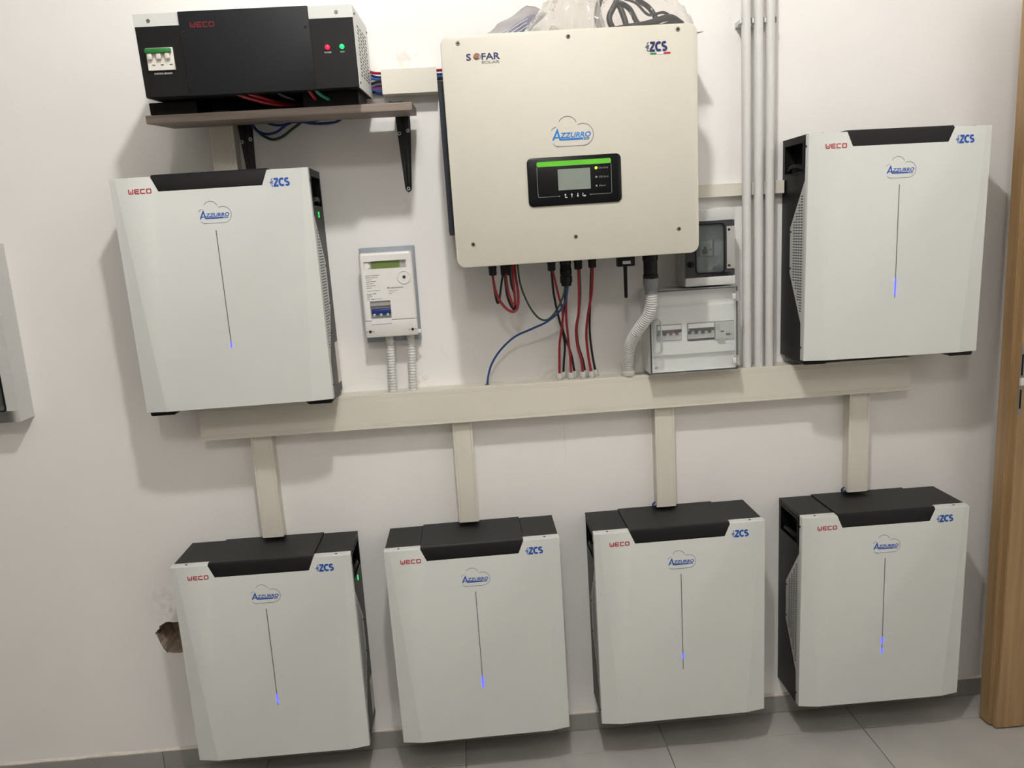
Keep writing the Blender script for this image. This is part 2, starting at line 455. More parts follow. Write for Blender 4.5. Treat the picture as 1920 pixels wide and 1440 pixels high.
# lumpy bead of filler on top of the skirting
bm = bmesh.new(); N = 240; rows = []
for i in range(N + 1):
    x = X0 + .01 + (X1 - X0 - .02) * i / N
    h = .0065 + .0035 * noise.noise(Vector((x * 9, 0, 0))) + .0015 * noise.noise(Vector((x * 40, 2, 0)))
    d = .0075 + .003 * noise.noise(Vector((x * 14, 5, 0)))
    rows.append([bm.verts.new(p) for p in ((x, -.0002, .0582 + h), (x, -d * .6, .0582 + h * .8), (x, -d, .0582 + h * .25), (x, -d, .0582))])
for a, b_ in zip(rows, rows[1:]):
    for k in range(3):
        f = bm.faces.new((a[k], b_[k], b_[k + 1], a[k + 1])); f.smooth = True
struct('trim_1', finish(bm), 'plaster_bead', 'rough pale filler bead along the top of the skirting', 'trim')
# hairline crack in the plaster, and little plugs
bm = bmesh.new()
add_ribbon(bm, [(.186 + .001 * math.sin(i * 1.7), 1.03 - .0135 * i) for i in range(11)], .0006, -.0001, -.0004)
obj('crack', finish(bm), 'crack_line', wall_back)

# ---- wooden door frame at the right edge
door = thing('door_1', 'oak door frame edge with lock strike plate at the right', 'door frame', (1.43, -.165, 0)); door['kind'] = 'structure'
bm = bmesh.new()
add_box(bm, 0, .05, -.002, .045, .004, 2.15)
bmesh.ops.bevel(bm, geom=bm.edges[:], offset=.003, segments=2, affect='EDGES')
obj('stop_lip', bm, 'door_wood', door)
bm = bmesh.new(); add_box(bm, .010, .17, -.022, .030, .004, 2.15)
bmesh.ops.bevel(bm, geom=bm.edges[:], offset=.0025, segments=2, affect='EDGES')
obj('jamb', bm, 'door_wood', door)
sp = obj('strike_plate', prism(rrect(.012, .022, .985, 1.185, .005, 5), -.0222, -.0235), 'screw_steel', door, label='long narrow steel strike plate')
obj('latch', box(.011, .024, -.0236, -.031, 1.073, 1.094, bevel=.001), 'conduit_grey', sp)
obj('slot', boxes([(.0145, .0195, -.0235, -.0238, 1.10, 1.16), (.0145, .0195, -.0235, -.0238, 1.005, 1.06)]), 'black_deep', sp)

# ------------------------------------------------------------------ ceiling lamp (above the frame)
lamp = thing('ceiling_lamp', 'round glowing globe lamp hanging from the ceiling', 'lamp', (LAMP_POS[0], LAMP_POS[1], H))
dz = LAMP_POS[2] - H
obj('ceiling_rose', lathe([(.05, 0), (.05, -.012), (.02, -.025), (.012, -.03), (.012, dz + .055)], (0, 0, 0)), 'lamp_metal', lamp)
bm = bmesh.new(); bmesh.ops.create_uvsphere(bm, u_segments=24, v_segments=16, radius=.055)
for f in bm.faces: f.smooth = True
obj('globe', bm, 'lamp_glow', lamp, (0, 0, dz))

fill_lamp = thing('ceiling_lamp', 'added fill globe lamp, out of view at the far end of the room', 'lamp', (-.25, -3.0, H))  # added fill lamp, out of view, to brighten the lower wall and units
obj('ceiling_rose', lathe([(.05, 0), (.05, -.012), (.02, -.025), (.012, -.03), (.012, -.06)], (0, 0, 0)), 'lamp_metal', fill_lamp)
bm = bmesh.new(); bmesh.ops.create_uvsphere(bm, u_segments=24, v_segments=16, radius=.12)
for f in bm.faces: f.smooth = True
obj('globe', bm, 'fill_lamp_glow', fill_lamp, (0, 0, -.17))

# ------------------------------------------------------------------ printed emblems
def weco_mesh(h, t=.2):
    """four square stroked letters, origin at lower left"""
    bm = bmesh.new(); w_ = .98 * h; g = .24 * h; th = t * h; y0, y1 = 0, -.0004
    x = 0
    def st(pts, closed=False): add_ribbon(bm, [(x + a * w_, b * h) for a, b in pts], th, y0, y1, closed)
    st([(.1, 1), (.1, .25), (.2, .1), (.85, .1), (.95, .25), (.95, 1)]); st([(.52, .28), (.52, .62)])
    x += w_ + g
    st([(1, .9), (.18, .9), (.1, .8), (.1, .2), (.18, .1), (1, .1)]); st([(.1, .5), (.9, .5)])
    x += w_ + g * .8
    st([(1, .9), (.2, .9), (.1, .78), (.1, .22), (.2, .1), (1, .1)])
    x += w_ + g
    st([(.18, .9), (.88, .9), (.96, .8), (.96, .2), (.88, .1), (.18, .1), (.1, .2), (.1, .8)], True)
    return mesh(finish(bm), 'lettering')
def zcs_mesh(h):
    """bold Z C S with a striped wedge at the left; cut into bands. Origin at lower left."""
    bm = bmesh.new(); t = .20 * h; y0, y1 = 0, -.0004
    X = lambda pts, ox: [(ox * h + a * h, b * h) for a, b in pts]
    # wedge of stripes pointing left
    for zz, a, b in ((.37, .12, .40), (.50, .0, .38), (.63, .12, .44)):
        add_box(bm, a * h, b * h, y0, y1, (zz - .04) * h, (zz + .04) * h)
    add_ribbon(bm, X([(.36, .98), (.20, .76)], 0), .08 * h, y0, y1)
    add_ribbon(bm, X([(.36, .02), (.20, .24)], 0), .08 * h, y0, y1)
    # Z, its diagonal cut into bands
    add_box(bm, .52 * h, 1.04 * h, y0, y1, .77 * h, h); add_box(bm, .44 * h, 1.02 * h, y0, y1, 0, .23 * h)
    for zz in (.30, .435, .565, .70):
        c = .46 + (zz - .23) * .62
        add_prism(bm, [((c - .03) * h, (zz - .055) * h), ((c + .24) * h, (zz - .055) * h), ((c + .30) * h, (zz + .055) * h), ((c + .03) * h, (zz + .055) * h)], y0, y1)
    add_ribbon(bm, X(arc(.42, .5, .29, 50, 310, 14, .385), 1.02), .235 * h, y0, y1)
    s = arc(.34, .69, .20, 35, 270, 9, .195) + arc(.34, .30, .20, 90, -145, 9, .185)[1:]
    add_ribbon(bm, X(s, 1.68), .225 * h, y0, y1)
    return mesh(finish(bm), 'emblem')
def cloud_meshes(k):
    """cloud outline, capital A + bar, small letters; origin at centre; k = overall width"""
    s = k / .076
    bm = bmesh.new(); P = lambda pts: [((x - .006) * s, (z - .503) * s) for x, z in pts]; wd = .0011 * s; y0, y1 = 0, -.0003
    add_ribbon(bm, P(arc(-.004, .512, .018, 150, 22)), wd, y0, y1)
    add_ribbon(bm, P(arc(.0245, .4965, .0195, 118, -90, 16) + [(-.022, .477)] + arc(-.022, .487, .010, 270, 205, 5)), wd, y0, y1)
    add_ribbon(bm, P(arc(-.024, .500, .012, 150, 95, 5)), wd, y0, y1)
    outline = mesh(finish(bm), 'cloud_outline')
    bm = bmesh.new()
    add_ribbon(bm, P([(-.0320, .4885), (-.0232, .5055), (-.0185, .4885)]), .0032 * s, y0, y1)
    add_ribbon(bm, P([(-.0285, .4930), (-.020, .4930)]), .0020 * s, y0, y1)
    add_ribbon(bm, P([(-.0185, .4893), (.0245, .4893)]), .0034 * s, y0, y1)
    cap = mesh(finish(bm), 'capital_and_bar')
    t1 = text_mesh('ZZURRO', .0124 * s, shear=.2, bold=.00026 * s, xs=1.13)
    t2 = text_mesh('ZCS', .0056 * s, bold=.0002 * s, xs=1.0)
    return outline, cap, t1, t2, s
def put_cloud(parent, loc, k, blue='print_blue', dark='print_blue'):
    o, c, t1, t2, s = cloud_cache.setdefault(k, cloud_meshes(k))
    e = obj('cloud_emblem', o, 'cloud_line', parent, loc, label='cloud outline emblem with blue lettering')
    obj('capital_letter', c, blue, e)
    obj('lettering', t1, dark, e, ((-.0180 - .006) * s, 0, -.0107 * s))
    obj('small_lettering', t2, blue, e, (.0195 * s, 0, -.0158 * s))
cloud_cache = {}
WECO = weco_mesh(.0122); ZCS = zcs_mesh(.0215)

# ------------------------------------------------------------------ battery units
BW, BH, BD = .49, .5986, .18
hw = BW / 2
def battery_cover():
    bm = bmesh.new(); V = {}
    def v(k, x, y, z): V[k] = bm.verts.new((x, y, z))
    yt, yb = -BD + .0015, -BD + .0105
    flap = [(BH, -.1585), (BH - .115, -.158), (BH - .239, -.067), (BH - .363, -.067), (BH - .497, -.146), (0, -.148)]
    for s, n in ((-1, 'L'), (1, 'R')):
        v('et' + n, s * hw, yt, BH); v('eb' + n, s * hw, yb, 0)
        v('bt' + n, s * (hw - .014), -BD, BH); v('bb' + n, s * (hw - .056), -BD, 0)
        v('nt' + n, s * .1440, -BD, BH); v('nb' + n, s * .1285, -BD, BH - .0368)
        v('fe' + n, s * hw, yt + .022, BH + .0022); v('fb' + n, s * (hw - .014), -BD + .0235, BH + .0022); v('fn' + n, s * .1440, -BD + .0235, BH + .0022)
        for i, (z, y) in enumerate(flap): v('p%d%s' % (i, n), s * (hw - .0), y, z)
        v('qe' + n, s * (hw - .004), -.150, -.0005); v('qb' + n, s * (hw - .056), -.150, -.0005)
        F = lambda *k: bm.faces.new([V[a + n] for a in k])
        F('et', 'bt', 'bb', 'eb'); F('et', 'fe', 'fb', 'bt'); F('bt', 'fb', 'fn', 'nt')
        F('et', 'eb', 'p5', 'p4', 'p3', 'p2', 'p1', 'p0')
        F('eb', 'bb', 'qb', 'qe')
    bm.faces.new([V[a] for a in ('btL', 'ntL', 'nbL', 'nbR', 'ntR', 'btR', 'bbR', 'bbL')])
    bm.faces.new([V[a] for a in ('bbL', 'bbR', 'qbR', 'qbL')])
    bmesh.ops.recalc_face_normals(bm, faces=bm.faces[:])
    c = sum((f.normal.y for f in bm.faces if abs(f.normal.y) > .9), 0)
    if c > 0: bmesh.ops.reverse_faces(bm, faces=bm.faces[:])
    bmesh.ops.triangulate(bm, faces=[f for f in bm.faces if len(f.verts) == 4 and abs(f.normal.y) > .5])
    return mesh(bm, 'front_cover')
def battery_body():
    bm = bmesh.new(); h = hw - .0025; t = .03
    zr0, zr1, yr0, yr1 = BH - .092, BH - .018, -.022, -.140
    add_box(bm, -h + t, h - t, -.003, -.155, -.004, BH - .002)
    for s in (-1, 1):
        a, b_ = s * (h - t), s * h
        add_box(bm, a, b_, -.003, -.155, -.004, zr0); add_box(bm, a, b_, -.003, -.155, zr1, BH - .002)
        add_box(bm, a, b_, -.003, yr0, zr0, zr1); add_box(bm, a, b_, yr1, -.155, zr0, zr1)
    return mesh(bm, 'body')
def slots_mesh(s):
    bm = bmesh.new(); x = s * (hw + .0002)
    z = BH - .135
    while z > .11:
        if z > BH - .239: yb_ = -.158 + (BH - .115 - z) / .124 * .091
        elif z > BH - .363: yb_ = -.067
        else: yb_ = -.067 - (BH - .363 - z) / .134 * .079
        y = -.148
        while y + .014 < yb_ - .006:
            add_box(bm, x - s * .001, x, y, y + .012, z, z + .0028)
            y += .016
        z -= .0075
    return mesh(bm, 'vent_slots')
def lid_center():
    bm = bmesh.new()
    pts = [(-.003, BH + .0045), (-BD + .006, BH + .0045), (-BD + .0022, BH - .001), (-BD + .004, BH - .040), (-.15, BH - .040), (-.15, BH - .004), (-.003, BH - .004)]
    a = [bm.verts.new((-.1432, y, z)) for y, z in pts]; b_ = [bm.verts.new((.1432, y, z)) for y, z in pts]
    bm.faces.new(a); bm.faces.new(b_[::-1])
    for i in range(len(pts)): bm.faces.new((a[i], a[(i + 1) % len(pts)], b_[(i + 1) % len(pts)], b_[i]))
    return mesh(finish(bm), 'top_lid')
M_cover, M_body, M_lid = battery_cover(), battery_body(), lid_center()
M_cover.set_sharp_from_angle(angle=R(3))   # keep the shallow side folds crisp
M_slot = {s: slots_mesh(s) for s in (-1, 1)}
M_side_lid = {s: mesh(box(s * .1445, s * (hw - .0015), -.003, -.157, BH - .002, BH + .0012, bevel=.0006, seg=1), 'side_lid') for s in (-1, 1)}
M_handle = {s: mesh(tube([(s * (hw - .012), -.03, BH - .083), (s * (hw - .006), -.055, BH - .076), (s * (hw - .005), -.08, BH - .074), (s * (hw - .006), -.105, BH - .076), (s * (hw - .012), -.13, BH - .083)], .006, 8), 'carry_handle') for s in (-1, 1)}
def recess_frame(s):
    bm = bmesh.new(); x0, x1 = s * (hw - .004), s * (hw - .0008)
    add_box(bm, x0, x1, -.016, -.146, BH - .018, BH - .013); add_box(bm, x0, x1, -.016, -.146, BH - .097, BH - .092)
    add_box(bm, x0, x1, -.016, -.022, BH - .092, BH - .018); add_box(bm, x0, x1, -.140, -.146, BH - .092, BH - .018)
    return mesh(bm, 'recess_frame')
M_frame = {s: recess_frame(s) for s in (-1, 1)}
M_groove = mesh(box(-.0009, .0013, -BD + .0004, -BD - .0004, BH - .4378, BH - .1397), 'light_strip')
M_foot = {s: mesh(prism([(s * .165, .0), (s * .240, 0), (s * .240, -.010), (s * .236, -.013), (s * .178, -.013)], -.03, -.160, bevel=.001), 'foot') for s in (-1, 1)}
M_sticker = mesh(box(hw - .0027, hw - .0021, -.05, -.006, .02, .135), 'sticker')
M_gled = mesh(box(hw - .003, hw - .0016, -.073, -.080, BH - .122, BH - .107, bevel=.0006, seg=1), 'status_light')
def battery(x, ztop, roll, leds, label, upper=False):
    th = -R(roll)
    piv = Vector((x, 0, ztop - .3)); d = Vector((0, 0, -(BH - .3))); d.rotate(Matrix.Rotation(th, 3, 'Y'))
    t = thing('battery_unit', label, 'battery', piv + d, (0, th, 0), 'wall-mounted white battery units')
    obj('body', M_body, 'black_metal', t)
    c = obj('front_cover', M_cover, 'cover_white', t, label='white sheet metal front cover with bevelled sides')
    m = c.modifiers.new('thickness', 'SOLIDIFY'); m.thickness = .0012; m.offset = -1
    m = c.modifiers.new('soft_edges', 'BEVEL'); m.width = .0018; m.segments = 2; m.limit_method = 'ANGLE'; m.angle_limit = R(35)
    obj('top_lid', M_lid, 'black_metal', t)
    for s in (-1, 1):
        obj('side_lid', M_side_lid[s], 'black_metal', t)
        vs = obj('vent_slots', M_slot[s], 'slot_dark', c); vs['kind'] = 'stuff'
        obj('recess_frame', M_frame[s], 'black_plastic', t)
        obj('carry_handle', M_handle[s], 'black_plastic', t)
        obj('screw', lathe([(.0034, 0), (.0034, .0003), (.001, .0003)], (0, 0, 0), 'Z', 12), 'screw_dark', c, (s * .205, -BD + .013, BH + .0014))
        for zz, yy in ((BH - .03, -.164), (.035, -.152)):
            screw(c, (s * (hw + .0002), yy, zz), .003, 'screw_dark', 'X', s)
        for zz, yy in ((BH - .165, -.116), (BH - .25, -.074), (BH - .35, -.074), (BH - .43, -.102)):
            screw(c, (s * (hw + .0002), yy, zz), .0028, 'screw_dark', 'X', s)
        if upper: obj('foot', M_foot[s], 'black_plastic', t)
    st = obj('light_strip', M_groove, 'groove', c)
    for z0, z1, wd in leds:
        obj('light_segment', box(.0002 - wd / 2, .0002 + wd / 2, -BD, -BD - .0012, z0, z1, bevel=.0005, seg=1), 'led_blue', st)
    obj('brand_lettering', WECO, 'print_red', c, (-.2015, -BD - .0002, .5585), label='small red square lettering')
    obj('corner_emblem', ZCS, 'print_blue', c, (.1475, -BD - .0002, .5560), label='small blue striped letters')
    put_cloud(c, (.0045, -BD - .0002, .5030), .078)
    obj('status_light', M_gled, 'led_green', t)
    obj('sticker', M_sticker, 'card_white', t)
    return t
battery(-.6941, 1.7647, .277, [(.158, .172, .0036)], 'white battery unit hung upper left, below the wooden shelf', True)
battery(1.0816, 1.7769, -.455, [(.168, .212, .0040)], 'white battery unit hung upper right, beside the three grey conduits', True)
battery(-.6926, .7278, -.238, [(.166, .196, .0034)], 'white battery unit in the bottom row, beside the hole in the wall')
battery(-.1068, .7273, .341, [(.161, .197, .0050)], 'white battery unit in the bottom row, second from the hole in the wall')
battery(.4805, .7294, .231, [(.194, .212, .0046)], 'white battery unit in the bottom row, third from the hole in the wall')
battery(1.0779, .7265, -.156, [(.186, .212, .0040), (.158, .174, .0040)], 'white battery unit in the bottom row, nearest the wooden door frame')

# ------------------------------------------------------------------ cable trunking
def trunk_h(x0, x1, z0, z1, d, plain=False):
    """horizontal trunking: base channel and clip-on lid with grooves near its edges"""
    h = z1 - z0; g = .0009
    prof = [(-.0005, z0), (-d + .004, z0), (-d + .003, z0 - .0006), (-d, z0 + .0006), (-d, z0 + .007), (-d + g, z0 + .0078), (-d, z0 + .0086), (-d, z0 + .0125), (-d + g, z0 + .0133), (-d, z0 + .0141),
            (-d, z1 - .0141), (-d + g, z1 - .0133), (-d, z1 - .0125), (-d, z1 - .0086), (-d + g, z1 - .0078), (-d, z1 - .007), (-d, z1 - .0006), (-d + .003, z1 + .0006), (-d + .004, z1), (-.0005, z1)]
    if plain: prof = prof[:4] + prof[16:]
    bm = bmesh.new(); a = [bm.verts.new((x0, y, z)) for y, z in prof]; b_ = [bm.verts.new((x1, y, z)) for y, z in prof]
    bm.faces.new(a); bm.faces.new(b_[::-1])
    for i in range(len(prof)): bm.faces.new((a[i], a[(i + 1) % len(prof)], b_[(i + 1) % len(prof)], b_[i]))
    return finish(bm)
def trunk_v(x0, x1, z0, z1, d):
    prof = [(x0, -.0005), (x0, -d + .004), (x0 - .0005, -d + .003), (x0 + .0006, -d), (x0 + .006, -d), (x0 + .0068, -d + .0008), (x0 + .0076, -d),
            (x1 - .0076, -d), (x1 - .0068, -d + .0008), (x1 - .006, -d), (x1 - .0006, -d), (x1 + .0005, -d + .003), (x1, -d + .004), (x1, -.0005)]
    bm = bmesh.new(); a = [bm.verts.new((x, y, z0)) for x, y in prof]; b_ = [bm.verts.new((x, y, z1)) for x, y in prof]
    bm.faces.new(a[::-1]); bm.faces.new(b_)
    for i in range(len(prof)): bm.faces.new((a[i], a[(i + 1) % len(prof)], b_[(i + 1) % len(prof)], b_[i]))
    return finish(bm)
G_T = 'beige cable trunking'
TZ0, TZ1, TD = 1.050, 1.150, .060
mt = thing('cable_trunking', 'long wide beige cable trunking running across the middle of the wall', 'trunking', (0, 0, TZ0), group=G_T)
def loc(bm): bmesh.ops.translate(bm, verts=bm.verts[:], vec=(0, 0, -TZ0)); return bm
obj('trunk_lid', loc(trunk_h(-.846, 1.203, TZ0, TZ1, TD)), 'trunk_beige', mt)
for i, (x, y) in enumerate(((.1752, -.042), (.1890, -.020), (.2085, -.042), (.2215, -.020), (.2433, -.042), (.2525, -.020), (.2672, -.042), (.2825, -.020))):
    g = obj('cable_gland', lathe([(.0092, 0), (.0092, .0035), (.0080, .0038), (.0080, .0050), (.0098, .0052), (.0098, .010), (.0088, .0105), (.0086, .016), (.0076, .0195), (.004, .0198)], (x, y, TZ1 - TZ0 + .0005), 'Z', 12), 'gland_grey', mt)
obj('cable_hole', lathe([(.0065, 0), (.0065, .0006), (.003, .0006)], (-.0337, -.03, TZ1 - TZ0), 'Z', 12), 'black_deep', mt)
for i, (x0, x1, lab) in enumerate(((-.718, -.658, 'narrow beige trunking dropping to the battery unit beside the wall hole'), (-.143, -.085, 'narrow beige trunking dropping to the second bottom-row battery'),
                                  (.449, .507, 'narrow beige trunking dropping to the third bottom-row battery'), (1.033, 1.094, 'narrow beige trunking dropping to the bottom-row battery by the door frame'))):
    t = thing('cable_trunking', lab, 'trunking', (0, 0, .742), group=G_T)
    bm = trunk_v(x0, x1, .742, TZ0 - .0015, .040); bmesh.ops.translate(bm, verts=bm.verts[:], vec=(0, 0, -.742))
    obj('trunk_lid', bm, 'trunk_beige', t)
    if i == 1:
        obj('bent_end', box(x0 - .003, x0 - .001, -.03, -.001, 0, .022), 'trunk_beige', t)
    if i >= 2:
        for k in range(2):
            obj('wire_end', tube([(x0 - .004 + .006 * k, -.012 - .01 * k, -.008), (x0 - .007 + .008 * k, -.016 - .01 * k, .003), (x0 + .004 + .008 * k, -.018, .012)], .0022, 6), 'wire_navy', t)
t = thing('cable_trunking', 'short beige vertical trunking between the shelf and upper left battery', 'trunking', (0, 0, 1.772), group=G_T)
bm = trunk_v(-.720, -.658, 1.772, 1.93, .048); bmesh.ops.translate(bm, verts=bm.verts[:], vec=(0, 0, -1.772)); obj('trunk_lid', bm, 'trunk_beige', t)
t = thing('cable_trunking', 'slim beige trunking passing behind the three grey conduits', 'trunking', (0, 0, 1.637), group=G_T)
bm = trunk_h(.555, .8355, 1.637, 1.672, .028, True); bmesh.ops.translate(bm, verts=bm.verts[:], vec=(0, 0, -1.637)); obj('trunk_lid', bm, 'trunk_beige', t)
t = thing('cable_trunking', 'short beige open-ended trunking full of wires between shelf box and inverter', 'trunking', (0, 0, 1.953), group=G_T)
obj('trunk_lid', boxes([(-.258, -.112, -.047, -.050, -.0008, .0608)]), 'trunk_beige', t)
obj('channel', boxes([(-.264, -.112, -.0005, -.0025, .001, .059), (-.258, -.112, -.0025, -.047, 0, .002), (-.258, -.112, -.0025, -.047, .058, .060)]), 'trunk_beige', t)
cols = ['wire_navy', 'wire_blue', 'wire_red', 'wire_navy', 'wire_black', 'wire_blue', 'wire_navy', 'wire_red']
names = {'wire_navy': 'dark blue', 'wire_blue': 'light blue', 'wire_red': 'red', 'wire_black': 'black'}
for i, c in enumerate(cols):
    z = 1.9595 + i * .0069; y = -.012 - .026 * ((i * 37) % 10) / 10
    o = obj('wire', tube([(-.318, y + .004, z + .012 * math.sin(i * 2.1)), (-.29, y - .002, z + .006 * math.cos(i)), (-.265, y, z), (-.20, y, z), (-.095, y, z)], .0036, 6), c)
    tag(o, 'thin %s%s wire entering the open end of the short trunking' % (('lowest ', 'lower ', 'lower ', 'middle ', '', 'upper ', 'topmost ', 'upper ')[i], names[c]), 'wire', 'wires in the open trunking end')

# ------------------------------------------------------------------ rigid conduits
for i, (x, lab) in enumerate(((.7215, 'rigid grey conduit pipe, the one nearest the inverter'), (.7553, 'rigid grey conduit pipe, the middle one of three'), (.7880, 'rigid grey conduit pipe, the one nearest the upper right battery'))):
    t = thing('conduit_pipe', lab, 'conduit', (x, -.0445, TZ1 + .0008), group='rigid grey conduit pipes')
    obj('pipe', lathe([(.0124, 0), (.0124, 1.6), (.010, 1.6)], (0, 0, 0), 'Z', 20), 'conduit_grey', t)
    zc = .932
    bm = bmesh.new()
    add_ribbon(bm, [(q[0], q[1]) for q in arc(0, 0, .0142, 205, -25 + 0, 14)], .0022, 0, .014)
    # ribbon was drawn in x,z with depth along y; turn it to wrap the pipe
    for v in bm.verts: v.co = Vector((v.co.x, v.co.z * 1.0, v.co.y))
    cl = obj('clip', finish(bm), 'conduit_grey', t, (0, 0, zc))
    obj('clip_base', box(-.0158, .0158, .0128, .044, zc, zc + .014, bevel=.001, seg=1), 'conduit_grey', t)
    obj('clip_ear', box(-.0185, -.0135, -.006, .012, zc + .001, zc + .013, bevel=.001, seg=1), 'conduit_grey', t)

# ------------------------------------------------------------------ inverter
inv = thing('inverter', 'large beige wall inverter with dark display panel and green stripe', 'inverter', (.2145, -.255, 1.770), (R(2.0), R(-.25), 0))
IW = .3075
cv = obj('front_cover', prism(rrect(-IW, IW, -.2745, .2685, .022, 8), 0, -.010, bevel=.0025), 'beige_paint', inv, label='flat beige front plate with rounded corners')
bm = bmesh.new(); add_box(bm, -IW + .004, IW - .004, .0, .030, -.268, .262); obj('cover_rim', bm, 'beige_paint', inv)
# dark finned chassis on the wall
bm = bmesh.new()
add_box(bm, -.3215, .3110, .06, .235, -.195, .178)
for k in range(9): add_box(bm, -.3225, .3120, .07 + .018 * k, .078 + .018 * k, -.19, .175)
add_box(bm, -.30, .30, .028, .23, -.268, -.195); add_box(bm, -.30, .30, .028, .235, .178, .255)
obj('chassis', bm, 'dark_grey', inv)
for x, z in ((-.266, .2505), (-.004, .2525), (.260, .2555), (-.2635, -.2175), (-.006, -.215), (.256, -.2125)):
    s = screw(cv, (x, -.0102, z), .0052, 'screw_steel')
    obj('drive_recess', lathe([(.0026, 0), (.0026, -.0006), (.001, -.0006)], (0, -.0014, 0), 'Y', 8), 'black_deep', s)
FY = -.0104
# S O F A R over S O L A R
lg = obj('brand_lettering', text_mesh('S', .0205, bold=.0005, xs=1.25), 'print_navy', cv, (-.2490, FY, .2115), label='dark blue lettering with a globe for the O')
obj('lettering', text_mesh('FAR', .0205, bold=.0004, xs=1.25), 'print_navy', lg, (.0350, 0, 0))
obj('globe', lathe([(.0070, 0), (.0068, -.0006), (.003, -.0009)], (.0240, 0, .0072), 'Y', 16), 'globe_bronze', lg)
bm = bmesh.new(); add_ribbon(bm, arc(.0235, .0072, .0105, 100, -60, 10, .0075), .0011, 0, -.0004); add_ribbon(bm, arc(.0235, .0072, .0050, 200, 330, 8), .0014, -.0008, -.0012); obj('swoosh', finish(bm), 'print_navy', lg)
obj('lettering', text_mesh('SOLAR', .0082, bold=.0001, xs=1.72, shear=.1), 'print_grey', lg, (.0350, 0, -.0086))
z2 = obj('corner_emblem', zcs_mesh(.0230), 'print_navy', cv, (.1800, FY, .2080), label='dark blue striped letters over two flag bars')
obj('flag_bar', box(.0120, .0270, 0, -.0004, -.0060, -.0022), 'print_green', z2)
obj('flag_bar', box(.0275, .0440, 0, -.0004, -.0060, -.0022), 'print_white', z2)
obj('flag_bar', box(.0445, .0610, 0, -.0004, -.0060, -.0022), 'print_red', z2)
put_cloud(cv, (-.002, FY, .0375), .100, 'print_sky', 'print_sky')
# display
dp = obj('display_panel', prism(rrect(-.1195, .1130, -.1365, -.0205, .012, 6), -.0095, -.0135, bevel=.001), 'black_glossy', cv, label='glossy black display panel')
PY = -.0137
obj('green_stripe', prism(rrect(-.0955, .0880, -.0425, -.0305, .004, 4), PY, PY - .0003), 'lime', dp)
bm = bmesh.new()
add_ribbon(bm, [(-.0955, -.043)] + [(-.0955, -.108)] + arc(-.0915, -.1105, .004, 180, 270, 4) + [(-.044, -.1145)], .0011, PY, PY - .0003)
add_ribbon(bm, [(.0880, -.043)] + [(.0880, -.108)] + arc(.0840, -.1105, .004, 0, -90, 4) + [(.0350, -.1145)], .0011, PY, PY - .0003)
add_lathe(bm, [(.0016, 0), (.0016, -.0004), (.0005, -.0004)], (-.043, PY, -.1145), 'Y', 8); add_lathe(bm, [(.0016, 0), (.0016, -.0004), (.0005, -.0004)], (.034, PY, -.1145), 'Y', 8)
obj('outline', finish(bm), 'print_grey', dp)
obj('screen', prism(rrect(-.0445, .0360, -.1005, -.0505, .001, 2), PY, PY - .0004), 'lcd_grey', dp)
obj('indicator_light', lathe([(.0032, 0), (.0032, -.0008), (.001, -.0012)], (.0505, PY, -.0520), 'Y', 12), 'led_lime', dp)
for zz, s in ((-.0520, 'On-Grid'), (-.0735, 'Off-Grid'), (-.0945, 'Alarm')):
    text('lettering', s, .0068, 'print_grey', dp, (.0565, PY, zz - .0024))
    if zz < -.06: obj('indicator_light', lathe([(.0022, 0), (.0022, -.0006), (.001, -.0006)], (.0505, PY, zz), 'Y', 10), 'panel_grey', dp)
def arrow(x, kind):
    bm = bmesh.new(); y0, y1 = PY, PY - .0003; z = -.1140
    if kind == 'ret': add_ribbon(bm, [(x - .001, z + .003), (x - .001, z - .0045), (x + .004, z - .0045)], .0013, y0, y1); add_prism(bm, [(x - .0038, z + .0012), (x + .0018, z + .0012), (x - .001, z + .0052)], y0, y1)
    if kind == 'up': add_ribbon(bm, [(x, z + .002), (x, z - .005)], .0013, y0, y1); add_prism(bm, [(x - .0026, z + .0008), (x + .0026, z + .0008), (x, z + .005)], y0, y1)
    if kind == 'down': add_ribbon(bm, [(x, z - .002), (x, z + .005)], .0013, y0, y1); add_prism(bm, [(x - .0026, z - .0008), (x, z - .005), (x + .0026, z - .0008)], y0, y1)
    if kind == 'ent': add_ribbon(bm, [(x - .003, z + .0045), (x - .003, z - .0025), (x + .002, z - .0025)], .0013, y0, y1); add_prism(bm, [(x + .001, z - .0052), (x + .005, z - .0025), (x + .001, z + .0002)], y0, y1)
    obj('arrow_key', finish(bm), 'print_white', dp)
for x, k in ((-.027, 'ret'), (-.012, 'up'), (.003, 'down'), (.0185, 'ent')): arrow(x, k)
# connectors under the inverter (children, given in the inverter's own upright frame)
def at_inv(p):   # world -> inverter local
    return Matrix.LocRotScale(inv.location, inv.rotation_euler, None).inverted() @ Vector(p)
def conn(name, x, y, z0, z1, r0, r1, m='black_plastic', n=12):
    p = at_inv((x, y, z0)); q = at_inv((x, y, z1)); h = z1 - z0
    bm = lathe([(r0 * .8, 0), (r0, .003), (r0, h * .45), (r1, h * .5), (r1, h)], p, 'Z', n)
    return obj(name, bm, m, inv)
conn('cable_connector', -.0008, -.145, 1.465, 1.506, .0105, .0115)
conn('cable_connector', .1580, -.130, 1.4665, 1.506, .0108, .0118)
conn('cable_connector', .2300, -.130, 1.4665, 1.506, .0110, .0120)
conn('cable_connector', .2680, -.130, 1.4685, 1.506, .0108, .0118)
p = at_inv((.1965, -.125, 1.424))
obj('large_connector', lathe([(.0130, 0), (.0140, .002), (.0140, .008), (.0165, .009), (.0165, .026), (.0150, .027), (.0150, .030), (.0160, .031), (.0160, .046), (.0148, .048), (.0148, .058), (.0158, .059), (.0158, .082)], p, 'Z', 16), 'black_plastic', inv)
